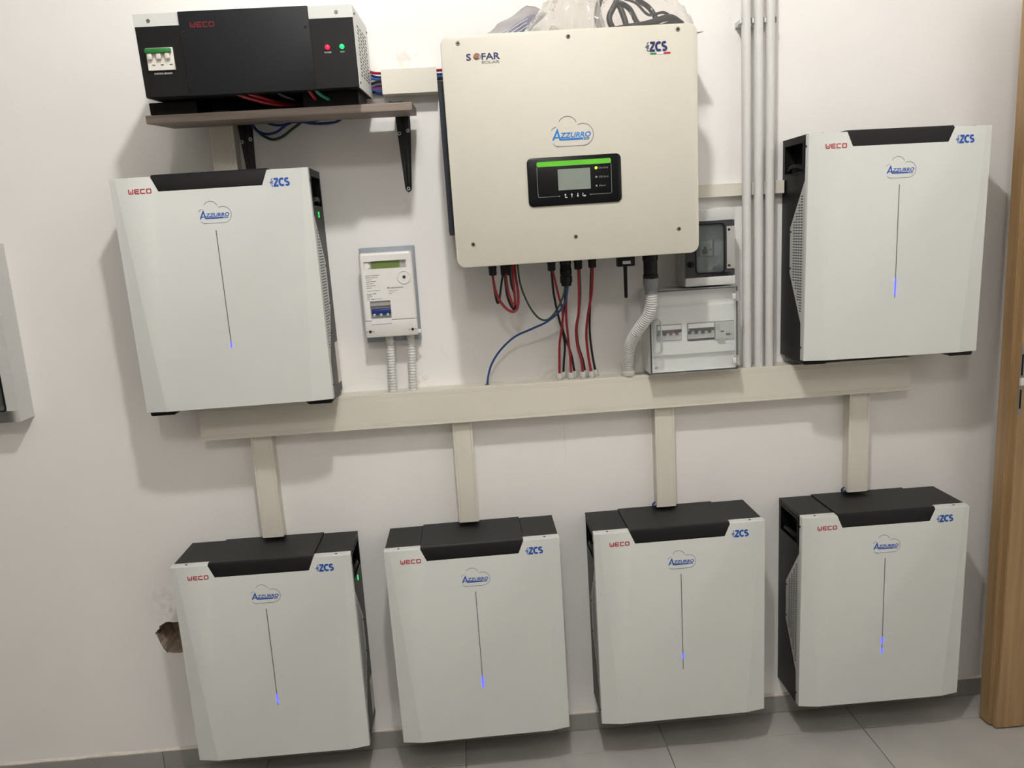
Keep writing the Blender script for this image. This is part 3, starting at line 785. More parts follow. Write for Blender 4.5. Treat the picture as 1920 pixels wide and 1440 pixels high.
p = at_inv((.034, -.140, 1.485)); obj('cable_connector', box(p.x - .0135, p.x + .0135, p.y - .012, p.y + .012, p.z - .022, p.z + .02, bevel=.002), 'black_plastic', inv)
p = at_inv((.3565, -.140, 1.480))
wf = obj('wireless_dongle', box(p.x - .0235, p.x + .0235, p.y - .012, p.y + .012, p.z - .0125, p.z + .02, bevel=.002), 'black_plastic', inv)
obj('antenna', lathe([(.0040, -.085), (.0046, -.082), (.0052, -.004), (.0052, .0)], (p.x - .001, p.y, p.z - .0125), 'Z', 10), 'black_plastic', wf)
obj('label', box(p.x - .010, p.x + .012, p.y - .0121, p.y - .0125, p.z - .006, p.z + .002), 'print_white', wf)

# ------------------------------------------------------------------ flexible conduit from the inverter
def corrugated(pts, r, pitch, smooth=8, n=14):
    P = catmull(pts, smooth)
    L = [0.0]
    for a, b_ in zip(P, P[1:]): L.append(L[-1] + (b_ - a).length)
    tot = L[-1]; m = int(tot / pitch * 4); Q = []; i = 0
    for k in range(m + 1):
        s_ = tot * k / m
        while i < len(L) - 2 and L[i + 1] < s_: i += 1
        Q.append(P[i].lerp(P[i + 1], (s_ - L[i]) / max(1e-9, L[i + 1] - L[i])))
    return Q, (lambda t: r * (1.0 + (.05 if int(round(t * m)) % 4 in (1, 2) else -.08)))
hz = thing('flexible_conduit', 'thick ribbed grey hose curving from the inverter down to the trunking', 'conduit', (.374, -.045, TZ1 + .0008))
def rel(pts, o): return [tuple(Vector(p) - Vector(o)) for p in pts]
ho = (.374, -.045, TZ1 + .0008)
Q, rf = corrugated(rel([(0.4171, -0.166, 1.4009), (0.4186, -0.164, 1.3828), (0.4178, -0.158, 1.3555), (0.4105, -0.147, 1.3278), (0.3942, -0.128, 1.2994), (0.3799, -0.104, 1.2695), (0.3724, -0.083, 1.239), (0.372, -0.065, 1.2077), (0.374, -0.047, 1.17)], ho), .0158, .0062)
obj('hose', tube(Q, rf, 14, 0), 'hose_grey', hz)
obj('end_fitting', lathe([(.0195, 0), (.0205, .004), (.0205, .010), (.0185, .012), (.0185, .026), (.015, .026)], (0, 0, 0), 'Z', 18), 'gland_grey', hz)
k_ = Vector((0.4174, -.166, 0)) - Vector((ho[0], ho[1], 0)); bz = -ho[2]
obj('coupling', lathe([(.0165, 1.391 + bz), (.0165, 1.403 + bz), (.0205, 1.418 + bz), (.0205, 1.436 + bz), (.017, 1.436 + bz)], (k_.x, k_.y, 0), 'Z', 18), 'coupling_grey', hz)
obj('threaded_socket', lathe([(.0200, 1.430 + bz), (.0205, 1.432 + bz), (.0205, 1.442 + bz), (.0185, 1.444 + bz), (.0185, 1.478 + bz), (.0205, 1.480 + bz), (.0205, 1.503 + bz), (.012, 1.503 + bz)], (k_.x, k_.y, 0), 'Z', 18), 'black_plastic', hz)

# ------------------------------------------------------------------ power cables under the inverter
C_ = {}
C_['red_loop'] = ([(-0.0009, -0.15, 1.47), (-0.001, -0.1489, 1.4559), (0.0036, -0.1464, 1.4248), (0.0107, -0.1446, 1.4029), (0.0226, -0.1428, 1.3829), (0.0362, -0.1413, 1.3693), (0.048, -0.1403, 1.3649), (0.058, -0.1394, 1.3707), (0.0633, -0.138, 1.3882), (0.064, -0.1356, 1.4178), (0.0609, -0.1328, 1.4534), (0.06, -0.1309, 1.477), (0.0602, -0.13, 1.503)], 'wire_red', .0036, 'red cable hanging in a wide loop at the inverter left end')
C_['black_loop'] = ([(0.0273, -0.13, 1.4672), (0.0216, -0.1308, 1.4439), (0.0161, -0.1317, 1.4146), (0.0126, -0.1323, 1.397), (0.0086, -0.1325, 1.3901), (0.0053, -0.1328, 1.3963), (0.0024, -0.1334, 1.4156), (-0.0005, -0.1343, 1.4456), (-0.001, -0.137, 1.4669)], 'wire_black', .0030, 'black cable in a short loop between the two left connectors')
C_['red_loop2'] = ([(0.0346, -0.15, 1.4677), (0.0347, -0.149, 1.4489), (0.0378, -0.1475, 1.4203), (0.0435, -0.1462, 1.3961), (0.0494, -0.1454, 1.3826), (0.0534, -0.145, 1.3894), (0.0545, -0.1437, 1.413), (0.0531, -0.1421, 1.4426), (0.0528, -0.1409, 1.4661), (0.0533, -0.14, 1.503)], 'wire_red', .0032, 'red cable in a narrow loop inside the wide red loop')
C_['black_loop2'] = ([(0.0322, -0.135, 1.4648), (0.0324, -0.1336, 1.4375), (0.0344, -0.1322, 1.4099), (0.0403, -0.131, 1.3879), (0.0468, -0.1302, 1.3742), (0.0514, -0.13, 1.3715), (0.0552, -0.1293, 1.3832), (0.0546, -0.1278, 1.4119), (0.0475, -0.1262, 1.442), (0.0466, -0.125, 1.503)], 'wire_black', .0034, 'black cable looped behind the narrow red loop')
C_['green'] = ([(0.0671, -0.13, 1.503), (0.0716, -0.1291, 1.4383), (0.0896, -0.1281, 1.3832), (0.1119, -0.1274, 1.347), (0.1326, -0.127, 1.335), (0.1528, -0.1267, 1.3442), (0.174, -0.1261, 1.3715), (0.1876, -0.1255, 1.4007), (0.1945, -0.125, 1.4302)], 'wire_green', .0026, 'dark green cable sagging between two inverter connectors')
C_['blue'] = ([(-0.0337, -0.03, 1.146), (-0.0279, -0.0376, 1.1795), (-0.0147, -0.0463, 1.2155), (0.0125, -0.0572, 1.2536), (0.0514, -0.0695, 1.2873), (0.0984, -0.0821, 1.3076), (0.1385, -0.0929, 1.3247), (0.1725, -0.1034, 1.3497), (0.1912, -0.1116, 1.3767), (0.1983, -0.1189, 1.4056), (0.2005, -0.125, 1.4298)], 'wire_blue', .0031, 'blue cable arching from the large connector down to the trunking')
C_['black3'] = ([(0.1584, -0.12, 1.471), (0.1636, -0.0983, 1.4063), (0.1752, -0.0773, 1.3423), (0.1888, -0.0592, 1.2862), (0.1939, -0.0478, 1.2493), (0.1906, -0.0333, 1.2024), (0.1890, -0.020, 1.1655)], 'wire_black', .0032, 'black cable beside the leftmost red cable running down to the trunking')
C_['red3'] = ([(0.1600, -0.13, 1.4711), (0.1745, -0.109, 1.4034), (0.1868, -0.0935, 1.3524), (0.1831, -0.0785, 1.3015), (0.1768, -0.0644, 1.2529), (0.1752, -0.042, 1.1656)], 'wire_red', .0034, 'leftmost of the four red cables running down to the trunking')
C_['red4'] = ([(0.2017, -0.12, 1.4295), (0.1966, -0.1044, 1.3803), (0.1966, -0.0898, 1.3329), (0.2017, -0.0703, 1.2678), (0.2067, -0.0556, 1.2176), (0.2085, -0.042, 1.1655)], 'wire_red', .0034, 'red cable from the large connector down to the trunking')
C_['black4'] = ([(0.1975, -0.11, 1.4291), (0.1931, -0.0884, 1.3669), (0.1872, -0.0689, 1.3094), (0.1964, -0.0555, 1.2693), (0.2122, -0.0395, 1.2212), (0.2215, -0.020, 1.1660)], 'wire_black', .0032, 'black cable from the large connector crossing down to the trunking')
C_['red5'] = ([(0.2300, -0.132, 1.4699), (0.2324, -0.1093, 1.4027), (0.2309, -0.0924, 1.3463), (0.224, -0.0782, 1.2987), (0.2276, -0.064, 1.2493), (0.2386, -0.0514, 1.2051), (0.2433, -0.042, 1.1660)], 'wire_red', .0036, 'third red cable, bending gently, second from the wireless dongle')
C_['black5'] = ([(0.2340, -0.122, 1.4691), (0.2372, -0.0971, 1.4015), (0.2344, -0.0783, 1.3447), (0.2283, -0.0625, 1.2965), (0.2331, -0.0468, 1.2465), (0.246, -0.0326, 1.2016), (0.2525, -0.020, 1.1669)], 'wire_black', .0032, 'black cable hidden just behind the third red cable')
C_['red6'] = ([(0.2690, -0.132, 1.4704), (0.2671, -0.1083, 1.4004), (0.258, -0.0912, 1.3444), (0.2529, -0.0723, 1.2803), (0.2584, -0.0553, 1.2204), (0.2672, -0.042, 1.1657)], 'wire_red', .0036, 'rightmost red cable, nearest the wireless dongle antenna')
C_['black6'] = ([(0.2665, -0.122, 1.4702), (0.2653, -0.0878, 1.3745), (0.2645, -0.0618, 1.294), (0.2715, -0.041, 1.227), (0.2825, -0.020, 1.1655)], 'wire_black', .0032, 'rightmost black cable, beside the rightmost red cable')
for k, (pts, m, r, lab) in C_.items():
    tag(obj('power_cable', tube(pts, r, 8, 7), m), lab, 'cable', 'power cables under the inverter')

# ------------------------------------------------------------------ shelf with brackets
sh = thing('wall_shelf', 'grey-brown wooden shelf board on two black steel brackets', 'shelf', (-.49, 0, 1.885))
bd = obj('board', box(-.317, .317, -.24, -.052, -.0095, .0095, bevel=.0008, seg=1), 'shelf_wood', sh, (0, 0, .0215))
bd.rotation_euler = (R(4.0), 0, 0)
def bracket(xc, zt, lean):
    b_ = obj('bracket', prism([(xc - .020, zt), (xc + .020, zt), (xc + .020 - lean * .2, zt - .03), (xc + .0085 + lean, zt - .200), (xc + lean, zt - .208), (xc - .0085 + lean, zt - .200)], -.0006, -.0040, bevel=.001), 'bracket_black', sh)
    bm = bmesh.new()
    for s in (-1, 1):
        add_prism(bm, [(xc + s * .004, zt - .01), (xc + s * .016, zt - .01), (xc + s * .005 + lean, zt - .19), (xc + s * .0025 + lean, zt - .19)], -.003, -.0085)
    obj('rib', finish(bm), 'bracket_black', b_)
    o = obj('arm', prism([(xc - .018, zt - .004), (xc + .018, zt - .004), (xc + .018, zt), (xc - .018, zt)], -.004, -.21, bevel=.0006), 'bracket_black', b_)
    for x, z in ((xc + .012, zt - .046), (xc - .012, zt - .052), (xc + lean, zt - .198)):
        s = screw(b_, (x, -.0086 if z > zt - .1 else -.0042, z),   .0050, 'print_white')
        obj('drive_recess', lathe([(.0022, 0), (.0018, -.0006), (.0008, -.0006)], (0, -.0014, 0), 'Y', 8), 'black_deep', s)
zt = 1.908 - 1.885
bracket(.276, zt, .0005); bracket(-.147, zt, .005)
for pts, m, r, lab in (
    ([(-0.6148, -0.03, 1.9023), (-0.6019, -0.03, 1.8823), (-0.5787, -0.03, 1.8706), (-0.5507, -0.03, 1.8736), (-0.5275, -0.03, 1.8873), (-0.5046, -0.03, 1.8995), (-0.4802, -0.03, 1.8968), (-0.45, -0.03, 1.8907), (-0.4099, -0.03, 1.8895), (-0.3815, -0.03, 1.8946), (-0.3653, -0.03, 1.9113)], 'wire_navy', .0034, 'blue cable dipping low under the wooden shelf'),
    ([(-0.5818, -0.04, 1.9063), (-0.5613, -0.04, 1.8937), (-0.5373, -0.04, 1.8895), (-0.5156, -0.04, 1.8913), (-0.4966, -0.04, 1.8963), (-0.4536, -0.04, 1.894), (-0.398, -0.04, 1.9056)], 'wire_navy', .0032, 'blue cable held close under the wooden shelf'),
    ([(-0.6151, -0.020, 1.9005), (-0.5977, -0.020, 1.8767), (-0.575, -0.020, 1.8605), (-0.5568, -0.020, 1.8571), (-0.5343, -0.020, 1.8643), (-0.511, -0.020, 1.8796), (-0.491, -0.020, 1.892), (-0.4748, -0.020, 1.9047)], 'wire_green', .0036, 'dark green cable hanging lowest under the wooden shelf')):
    tag(obj('shelf_cable', tube(pts, r, 8, 6), m), lab, 'cable', 'cables under the shelf')

# ------------------------------------------------------------------ control box on the shelf
ups = thing('control_box', 'black and white control box with red and green lights on the shelf', 'control box', (-.532, -.015, 1.949), (R(4.0), 0, 0))
UW, UH, UF = .2450, .1760, -.2850
bm = bmesh.new()
add_box(bm, -UW, UW, 0, -.002, 0, UH)
add_box(bm, -UW, UW, -.002, UF, UH - .002, UH)
add_box(bm, -UW, -UW + .002, -.002, UF, -.002, UH - .002); add_box(bm, UW - .002, UW, -.002, UF, -.002, UH - .002)
add_box(bm, -UW, UW, UF, UF - .0015, UH - .0265, UH)
cs = obj('casing', bm, 'cover_white', ups, label='white metal casing')
fp = obj('front_panel', box(-UW + .001, UW - .001, UF + .002, UF - .001, 0, UH - .0265), 'black_metal', ups)
obj('underside', box(-UW + .003, UW - .003, -.004, UF + .003, -.001, .004), 'black_deep', ups)
pl = obj('cover_plate', prism(rrect(-.1450, .1450, -.0015, UH + .0012, .002, 2), UF - .0012, UF - .0042, bevel=.0008), 'dark_grey', ups, label='dark grey cover plate with rivets')
pl.data.materials.clear(); pl.data.materials.append(MATS['plate_black'] if 'plate_black' in MATS else mat('plate_black', (21, 23, 26), .55, var=.04, bump=.05, bscale=700, spec=0.3))
for x, z in ((-.138, .133), (.135, .133), (.138, .037), (-.135, .03)): screw(pl, (x, UF - .0043, z), .0028, 'screw_dark')
for x in (-.212, .208): screw(cs, (x, UF - .0016, UH - .0145), .0042, 'screw_steel')
obj('brand_lettering', weco_mesh(.0115), 'print_dark_red', pl, (-.1205, UF - .0044, .1425), label='dark red square lettering')
bk = obj('breaker', box(-.2275, -.1675, UF, UF - .006, .0560, .1040, bevel=.0008, seg=1), 'breaker_white', ups, label='three-pole breaker with a green toggle bar')
obj('toggle_bar', box(-.2270, -.1700, UF - .006, UF - .016, .0920, .1020, bevel=.002), 'toggle_green', bk)
for k in range(3):
    obj('toggle', box(-.2235 + .0195 * k, -.2130 + .0195 * k, UF - .006, UF - .013, .0790, .0925, bevel=.002), 'breaker_white', bk)
    obj('mark', box(-.2170 + .0195 * k, -.2110 + .0195 * k, UF - .0061, UF - .0064, .0665, .0685), 'print_black', bk)
text('lettering', 'CONTROL BREAKER', .0054, 'print_white', fp, (-.2175, UF - .0012, .0478), xs=.82)
for x, m, s in ((.1800, 'led_red', 'POWER'), (.2130, 'led_green', 'RUN')):
    l = obj('indicator_light', lathe([(.0052, 0), (.0052, -.003), (.0042, -.005), (.002, -.006)], (x, UF - .001, .0880), 'Y', 14), m, ups)
    text('lettering', s, .0046, 'print_white', fp, (x, UF - .0012, .0755), align='CENTER')
bm = bmesh.new()
for r_ in range(15):
    for c in range(4):
        y0 = UF + .055 + c * .048 + (.010 if r_ % 2 else 0)
        add_box(bm, UW - .001, UW + .0003, y0, y0 + .030, .030 + r_ * .0078, .0335 + r_ * .0078)
vs = obj('vent_slots', bm, 'slot_dark', cs); vs['kind'] = 'stuff'
for z, y in ((.160, UF + .02), (.160, -.02), (.01, UF + .015)): screw(cs, (UW + .0002, y, z), .0028, 'screw_dark', 'X', 1)
bs = obj('base', box(-.262, -.152, -.228, -.04, -.0335, -.0065, bevel=.001, seg=1), 'black_deep', ups)
obj('base', box(.10, .232, -.228, -.04, -.0335, -.0015, bevel=.001, seg=1), 'black_deep', ups)
obj('base_back', box(-.152, .10, -.12, -.04, -.0335, -.0015), 'black_deep', ups)
for pts, m, lab in (([(-.590, -.270, 1.9450), (-.5775, -.262, 1.9330), (-.5514, -.2463, 1.9230), (-.5232, -.2241, 1.9160), (-.4897, -.20, 1.9125), (-.45, -.16, 1.918)], 'wire_red', 'long red cable lying under the control box front'),
                    ([(-.565, -.270, 1.9450), (-.5523, -.262, 1.9330), (-.5329, -.2413, 1.9270), (-.50, -.20, 1.9200), (-.47, -.15, 1.922)], 'wire_red', 'shorter red cable behind the long red one under the control box'),
                    ([(-.395, -.270, 1.9500), (-.3960, -.268, 1.9340), (-.3835, -.2561, 1.9208), (-.3642, -.2250, 1.9125), (-.36, -.18, 1.915)], 'wire_teal', 'green cable dropping under the control box at its right'),
                    ([(-.415, -.270, 1.9500), (-.4118, -.268, 1.9335), (-.4049, -.2539, 1.9214), (-.4019, -.230, 1.9150), (-.40, -.18, 1.915)], 'wire_red', 'red cable stub beside the green cable under the control box'),
                    ([(-.50, -.270, 1.9480), (-.48, -.25, 1.9290), (-.45, -.22, 1.919), (-.42, -.18, 1.916)], 'wire_black', 'black cable in the dark gap under the control box')):
    tag(obj('box_cable', tube(pts, .0042, 8, 6), m), lab, 'cable', 'cables under the control box')

# ------------------------------------------------------------------ electricity meter
me_ = thing('electricity_meter', 'white electricity meter with green display and blue breaker', 'meter', (-.2880, 0, 1.2900))
def L(x0, x1, z0, z1): return (x0 + .288, x1 + .288, z0 - 1.29, z1 - 1.29)
a = L(-.364, -.211, 1.292, 1.556); obj('back_plate', box(a[0], a[1], -.0005, -.022, a[2], a[3], bevel=.003), 'meter_plate', me_)
a = L(-.3600, -.2155, 1.311, 1.5425)
lcd = L(-.348, -.2335, 1.4985, 1.5195); brk = L(-.341, -.2845, 1.3475, 1.4115)
bm = bmesh.new(); add_box(bm, a[0] + .002, a[1] - .002, -.022, -.048, a[2] + .002, a[3] - .002)
obj('housing', bm, 'meter_white', me_)
seam = 1.359 - 1.29
RR = .007
bm = bmesh.new(); add_frame(bm, a[0] + RR, a[1] - RR, seam, a[3] - RR, [lcd, (brk[0], brk[1], seam, brk[3])], -.048, -.0685)
def round_strip(c0, c1, e0, e1, axis, sgn):
    # quarter-round edge strip; c = corner line position, runs from e0 to e1 along the other axis
    prof = [(c0, -.048), (c0, -.0685 + RR)] + [(c1 - sgn * RR * math.cos(R(q)), -.0685 + RR - RR * math.sin(R(q))) for q in (22.5, 45, 67.5)] + [(c1, -.0685), (c1, -.048)]
    put = (lambda c, y, e: (c, y, e)) if axis == 'z' else (lambda c, y, e: (e, y, c))
    A_ = [bm.verts.new(put(c, y, e0)) for c, y in prof]; B_ = [bm.verts.new(put(c, y, e1)) for c, y in prof]
    bm.faces.new(A_); bm.faces.new(B_[::-1])
    for k in range(len(prof)):
        f_ = bm.faces.new((A_[k], A_[(k + 1) % len(prof)], B_[(k + 1) % len(prof)], B_[k])); f_.smooth = 1 <= k <= 4
round_strip(a[0], a[0] + RR, seam, a[3] - RR * .55, 'z', 1); round_strip(a[1], a[1] - RR, seam, a[3] - RR * .55, 'z', -1)
round_strip(a[3], a[3] - RR, a[0] + RR * .9, a[1] - RR * .9, 'x', -1)
fr = obj('front_shell', finish(bm), 'meter_white', me_)
bm = box(a[0], a[1], -.046, -.0675, a[2], seam - .0006, bevel=.004)
tc_ = obj('terminal_cover', bm, 'meter_lower', me_)
obj('display_frame', box(lcd[0], lcd[1], -.049, -.062, lcd[2], lcd[3]), 'panel_grey', fr)
g = L(-.3285, -.2515, 1.4995, 1.5190); obj('screen', box(g[0], g[1], -.062, -.0628, g[2], g[3]), 'lcd_green', fr)
g = L(-.3475, -.3325, 1.4990, 1.5180); obj('display_window', box(g[0], g[1], -.062, -.0635, g[2], g[3]), 'meter_white', fr)
obj('mark', boxes([(-.0475, -.0450, -.0635, -.0640, .2225, .2245), (-.0475, -.0450, -.0635, -.0640, .2105, .2125), (.0455, .0475, -.0622, -.0626, .2195, .2210)]), 'print_black', fr)
obj('optical_port', lathe([(.0185, 0), (.0185, -.0022), (.0165, -.0028), (.0150, -.0012), (.004, -.0012)], (.0468, -.0684, .1825), 'Y', 24), 'meter_white', fr)
obj('port_core', lathe([(.0046, 0), (.0046, -.0008), (.001, -.0008)], (.0468, -.0696, .1825), 'Y', 14), 'print_black', fr)
obj('breaker_body', box(brk[0], brk[1], -.049, -.056, .0735, brk[3]), 'breaker_grey', me_)
obj('breaker_hood', box(brk[0], brk[1], -.056, -.064, .1080, brk[3]), 'panel_grey', me_)
tg = obj('toggle', box(brk[0] + .002, brk[1] - .002, -.056, -.066, .0830, .1000, bevel=.004), 'toggle_blue', me_, label='blue breaker toggle')
for k in range(3): obj('toggle_stem', box(brk[0] + .006 + .0185 * k, brk[0] + .013 + .0185 * k, -.056, -.0665, .0790, .0865, bevel=.001), 'breaker_grey', tg)
obj('label_card', box(brk[0], brk[1] + .0005, -.0675, -.0690, .0575, .0735, bevel=.0006, seg=1), 'print_white', me_)
for x, z in ((-.347, 1.328), (-.2300, 1.328)):
    s = screw(tc_, (x + .288, -.0676, z - 1.29), .0040, 'screw_dark')
    obj('arrow_mark', boxes([(.006, .011, 0, -.0004, -.0005, .0008), (-.0105, -.006, 0, -.0004, -.0005, .0008)]), 'print_black', s)
obj('seal_tag', box(.0675, .0800, -.0600, -.0640, .0260, .0365, bevel=.001), 'seal_white', me_)
TY = -.0687
def mtext(s, size, x, z, m='print_black', **k): text('lettering', s, size, m, fr, (x + .288, TY, z - 1.29), **k)
def fine_print(rows, x0, wmax, m):
    # rows of print too small to read: short dashes of uneven length
    r_ = random.Random(5); bm = bmesh.new()
    for z, frac, hgt in rows:
        x = x0; end = x0 + wmax * frac
        while x < end:
            l_ = min(r_.uniform(.0012, .0045), end - x)
            add_box(bm, x + .288, x + l_ + .288, TY + .0002, TY - .0001, z - 1.29, z + hgt * .72 - 1.29); x += l_ + r_.uniform(.0005, .0016)
    obj('fine_print', bm, m, fr)
fine_print(((1.4803, 1.0, .0021), (1.4750, .85, .0021), (1.4697, .42, .0019), (1.4640, .74, .0021), (1.4588, .55, .0021), (1.4530, .68, .0021), (1.4475, .36, .0019), (1.4310, .70, .0019), (1.4272, .30, .0017), (1.4233, .38, .0019)), -.3460, .038, 'print_black')
fine_print(((1.4392, .98, .0020),), -.3450, .038, 'print_grey')
fine_print(((1.4372, 1.0, .0017), (1.4330, .62, .0017), (1.4288, .28, .0017)), -.2855, .025, 'print_grey')
mtext('CE', .0070, -.3470, 1.4150, xs=.9)
fine_print(((1.4162, 1.0, .0026),), -.3355, .008, 'print_black'); fine_print(((1.4166, 1.0, .0018),), -.3255, .020, 'print_grey')
mtext('e-distribuzione', .0062, -.2835, 1.4435, xs=1.0)
obj('mark', lathe([(.0019, 0), (.0019, -.0003), (.001, -.0003)], (.0010, TY, .1555), 'Y', 10), 'print_black', fr)
for x0, dx, lab, r_ in ((-.2995, -.003, 'ribbed grey hose under the meter, the one farther from the inverter', .0118), (-.2410, -.005, 'ribbed grey hose under the meter, the one nearer the inverter', .0112)):
    o3 = (x0 + dx, -.034, TZ1 + .0005)
    t = thing('meter_conduit', lab, 'conduit', o3, group='ribbed grey hoses under the meter')
    Q, rf = corrugated(rel([(x0, -.030, 1.312), (x0, -.030, 1.28), (x0 - .001, -.032, 1.23), (x0 + dx * .7, -.034, 1.18), (x0 + dx, -.034, TZ1 + .0005)], o3), r_, .0078)
    obj('hose', tube(Q, rf, 14, 0), 'hose_grey', t)

# ------------------------------------------------------------------ enclosure with tinted window
eu = thing('breaker_enclosure', 'small grey breaker enclosure with dark tinted window, behind inverter corner', 'enclosure', (.5985, 0, 1.398))
x0, x1, zt_ = -.0695, .0700, .2065
bm = bmesh.new()
add_box(bm, x0, x1, -.0005, -.004, 0, zt_); add_box(bm, x0, x0 + .003, -.004, -.096, 0, zt_); add_box(bm, x1 - .003, x1, -.004, -.096, 0, zt_)
add_box(bm, x0 + .003, x1 - .003, -.004, -.096, 0, .003); add_box(bm, x0 + .003, x1 - .003, -.004, -.096, zt_ - .003, zt_)
obj('housing', bm, 'enclosure_grey', eu)
obj('front_strip', box(x0, x1, -.096, -.104, zt_ - .032, zt_, bevel=.002), 'enclosure_grey', eu)
obj('front_strip', box(x0, x1, -.096, -.104, 0, .0235, bevel=.002), 'enclosure_grey', eu)
bm = bmesh.new(); add_frame(bm, x0 + .003, x1 - .003, .024, zt_ - .033, [(-.024, .024, .078, .124)], -.060, -.064); obj('inner_panel', finish(bm), 'enclosure_white', eu)
dr = obj('door', None or (lambda b_: (add_frame(b_, x0 + .001, x1 - .001, .0245, zt_ - .0330, [(-.0385, .0400, .0350, .1735 - .0075)], -.094, -.101), finish(b_))[1])(bmesh.new()), 'smoked_frame', eu, label='smoked plastic door with clear window')
bm = bmesh.new(); add_ribbon(bm, rrect(-.0390, .0405, .0345, .1665, .010, 5), .0035, -.101, -.1035, True); obj('window_rim', finish(bm), 'black_glossy', dr)
obj('pane', box(-.0385, .0400, -.0970, -.0990, .0350, .1660), 'tinted_window', dr)
obj('knob', lathe([(.0085, 0), (.0085, -.006), (.007, -.008), (.002, -.008)], (-.0545, -.101, .060), 'Y', 16), 'black_glossy', dr)
obj('knob', box(-.0560, -.0530, -.109, -.113, .053, .067, bevel=.0006), 'black_plastic', dr)
hg = obj('hinge_plate', box(.0465, .0690, -.101, -.105, .043, .158, bevel=.001), 'panel_grey', dr)
for z in (.052, .149): screw(hg, (.0525, -.1051, z), .0035, 'screw_dark')
bt = thing('circuit_breaker', 'small two-pole breaker behind the tinted enclosure window', 'breaker', (.5985, -.064, 1.398 + .078))
obj('breaker_case', box(-.0165, .0180, .004, -.006, .001, .045, bevel=.001), 'breaker_white', bt)
obj('rating_label', box(-.012, .0165, -.006, -.0063, .033, .042), 'print_white', bt)
obj('toggle', box(-.0075, -.0015, -.006, -.015, .012, .027, bevel=.001), 'dark_grey', bt)
obj('toggle_base', lathe([(.008, 0), (.008, -.003), (.003, -.004)], (-.0045, -.006, .014), 'Y', 14), 'dark_grey', bt)
obj('test_button', box(.009, .014, -.006, -.0075, .0165, .0205), 'print_black', bt)

# ------------------------------------------------------------------ enclosure with clear door
el = thing('breaker_enclosure', 'white breaker enclosure with clear plastic door above the trunking', 'enclosure', (.548, 0, 1.1610))
x0, x1, zt_ = -.1235, .1235, .2315
bm = bmesh.new()
add_box(bm, x0, x1, -.0005, -.004, 0, zt_); add_box(bm, x0, x0 + .003, -.004, -.110, 0, zt_); add_box(bm, x1 - .003, x1, -.004, -.110, 0, zt_)
add_box(bm, x0 + .003, x1 - .003, -.004, -.110, 0, .003); add_box(bm, x0 + .003, x1 - .003, -.004, -.110, zt_ - .003, zt_)
obj('housing', bm, 'enclosure_white', el)
bm = bmesh.new(); add_frame(bm, x0 + .003, x1 - .003, .050, .182, [(-.1020, -.031, .0905, .136), (-.0150, .1180, .0840, .136)], -.094, -.098); obj('inner_panel', finish(bm), 'enclosure_white', el)
bm = bmesh.new()
def wedge(z0, z1, y0, y1):
    a = [bm.verts.new((x, y, z)) for x, y, z in ((x0 + .003, y0, z0), (x1 - .003, y0, z0), (x1 - .003, y1, z1), (x0 + .003, y1, z1))]; bm.faces.new(a)
wedge(.050, .043, -.098, -.088); wedge(.043, .003, -.088, -.088); wedge(.182, .189, -.098, -.088); wedge(.189, zt_ - .003, -.088, -.088)
obj('sloped_panel', bm, 'enclosure_white', el)
obj('gasket', (lambda b_: (add_frame(b_, x0 - .0002, x1 + .0002, -.0002, zt_ + .0002, [(x0 + .0035, x1 - .0035, .0035, zt_ - .0035)], -.110, -.1125), finish(b_))[1])(bmesh.new()), 'dark_grey', el)
dr = obj('door', box(x0, x1, -.1125, -.1200, 0, zt_, bevel=.0015), 'clear_door', el, label='clear plastic door')
for z in (.026, .205):
    obj('hinge', lathe([(.006, -.013), (.006, .013)], (x1 - .003, -.1215, z), 'Z', 12), 'panel_grey', dr)
    obj('hinge_leaf', box(x1 - .018, x1 - .004, -.120, -.1235, z - .008, z + .008, bevel=.001), 'conduit_grey', dr)
bm = bmesh.new(); add_ribbon(bm, rrect(x0 + .007, x0 + .029, .060, .154, .0105, 6), .003, -.120, -.124, True); obj('latch_rim', finish(bm), 'panel_grey', dr)
obj('latch', prism(rrect(x0 + .010, x0 + .026, .064, .150, .0078, 6), -.120, -.1275, bevel=.001), 'clear_door', dr)
obj('latch_bar', box(x0 + .0012, x0 + .0065, -.120, -.126, .072, .122, bevel=.001), 'clear_door', dr)
obj('pull_tab', lathe([(.011, 0), (.010, -.004), (.006, -.005)], (x0 + .019, -.120, .040), 'Y', 16), 'clear_door', dr)
screw(dr, (x0 + .013, -.1202, .020), .005, 'panel_grey')
def din_breaker(xa, xb, z0, z1, label, tog, n, red=()):
    t = thing('circuit_breaker', label, 'breaker', (.548 + (xa + xb) / 2, -.098, 1.161 + z0), group='breakers behind the clear door')
    hwid = (xb - xa) / 2 - .0008; h = z1 - z0 - .001
    obj('breaker_case', box(-hwid, hwid, .006, -.004, .0005, h, bevel=.0006, seg=1), 'breaker_grey', t)
    if n:
        obj('rating_label', box(-hwid + .002, hwid - .002, -.004, -.0045, h - .013, h - .002), 'enclosure_white', t)
        obj('toggle_bar', box(-hwid + .001, hwid - .001, -.004, -.011, h - .0205, h - .0135, bevel=.001), tog, t)
        for k in range(n):
            xx = -hwid + (2 * hwid) * (k + .5) / n
            obj('toggle', box(xx - .0095 * (2 * hwid / n) / .018, xx - .002, -.004, -.009, h - .0285, h - .0205), 'print_dark_red' if k in red else tog, t)
            obj('marker', lathe([(.0024, 0), (.0024, -.003), (.001, -.003)], (xx + .0035, -.004, h - .0250), 'Y', 10), 'print_white', t)
    return t
din_breaker(-.1015, -.0315, .0910, .1355, 'four-pole breaker with red toggle ends, near the door latch', 'black_plastic', 4, (2, 3))
din_breaker(-.0145, .0620, .0910, .1355, 'four-pole breaker in the middle behind the clear door', 'black_plastic', 4)
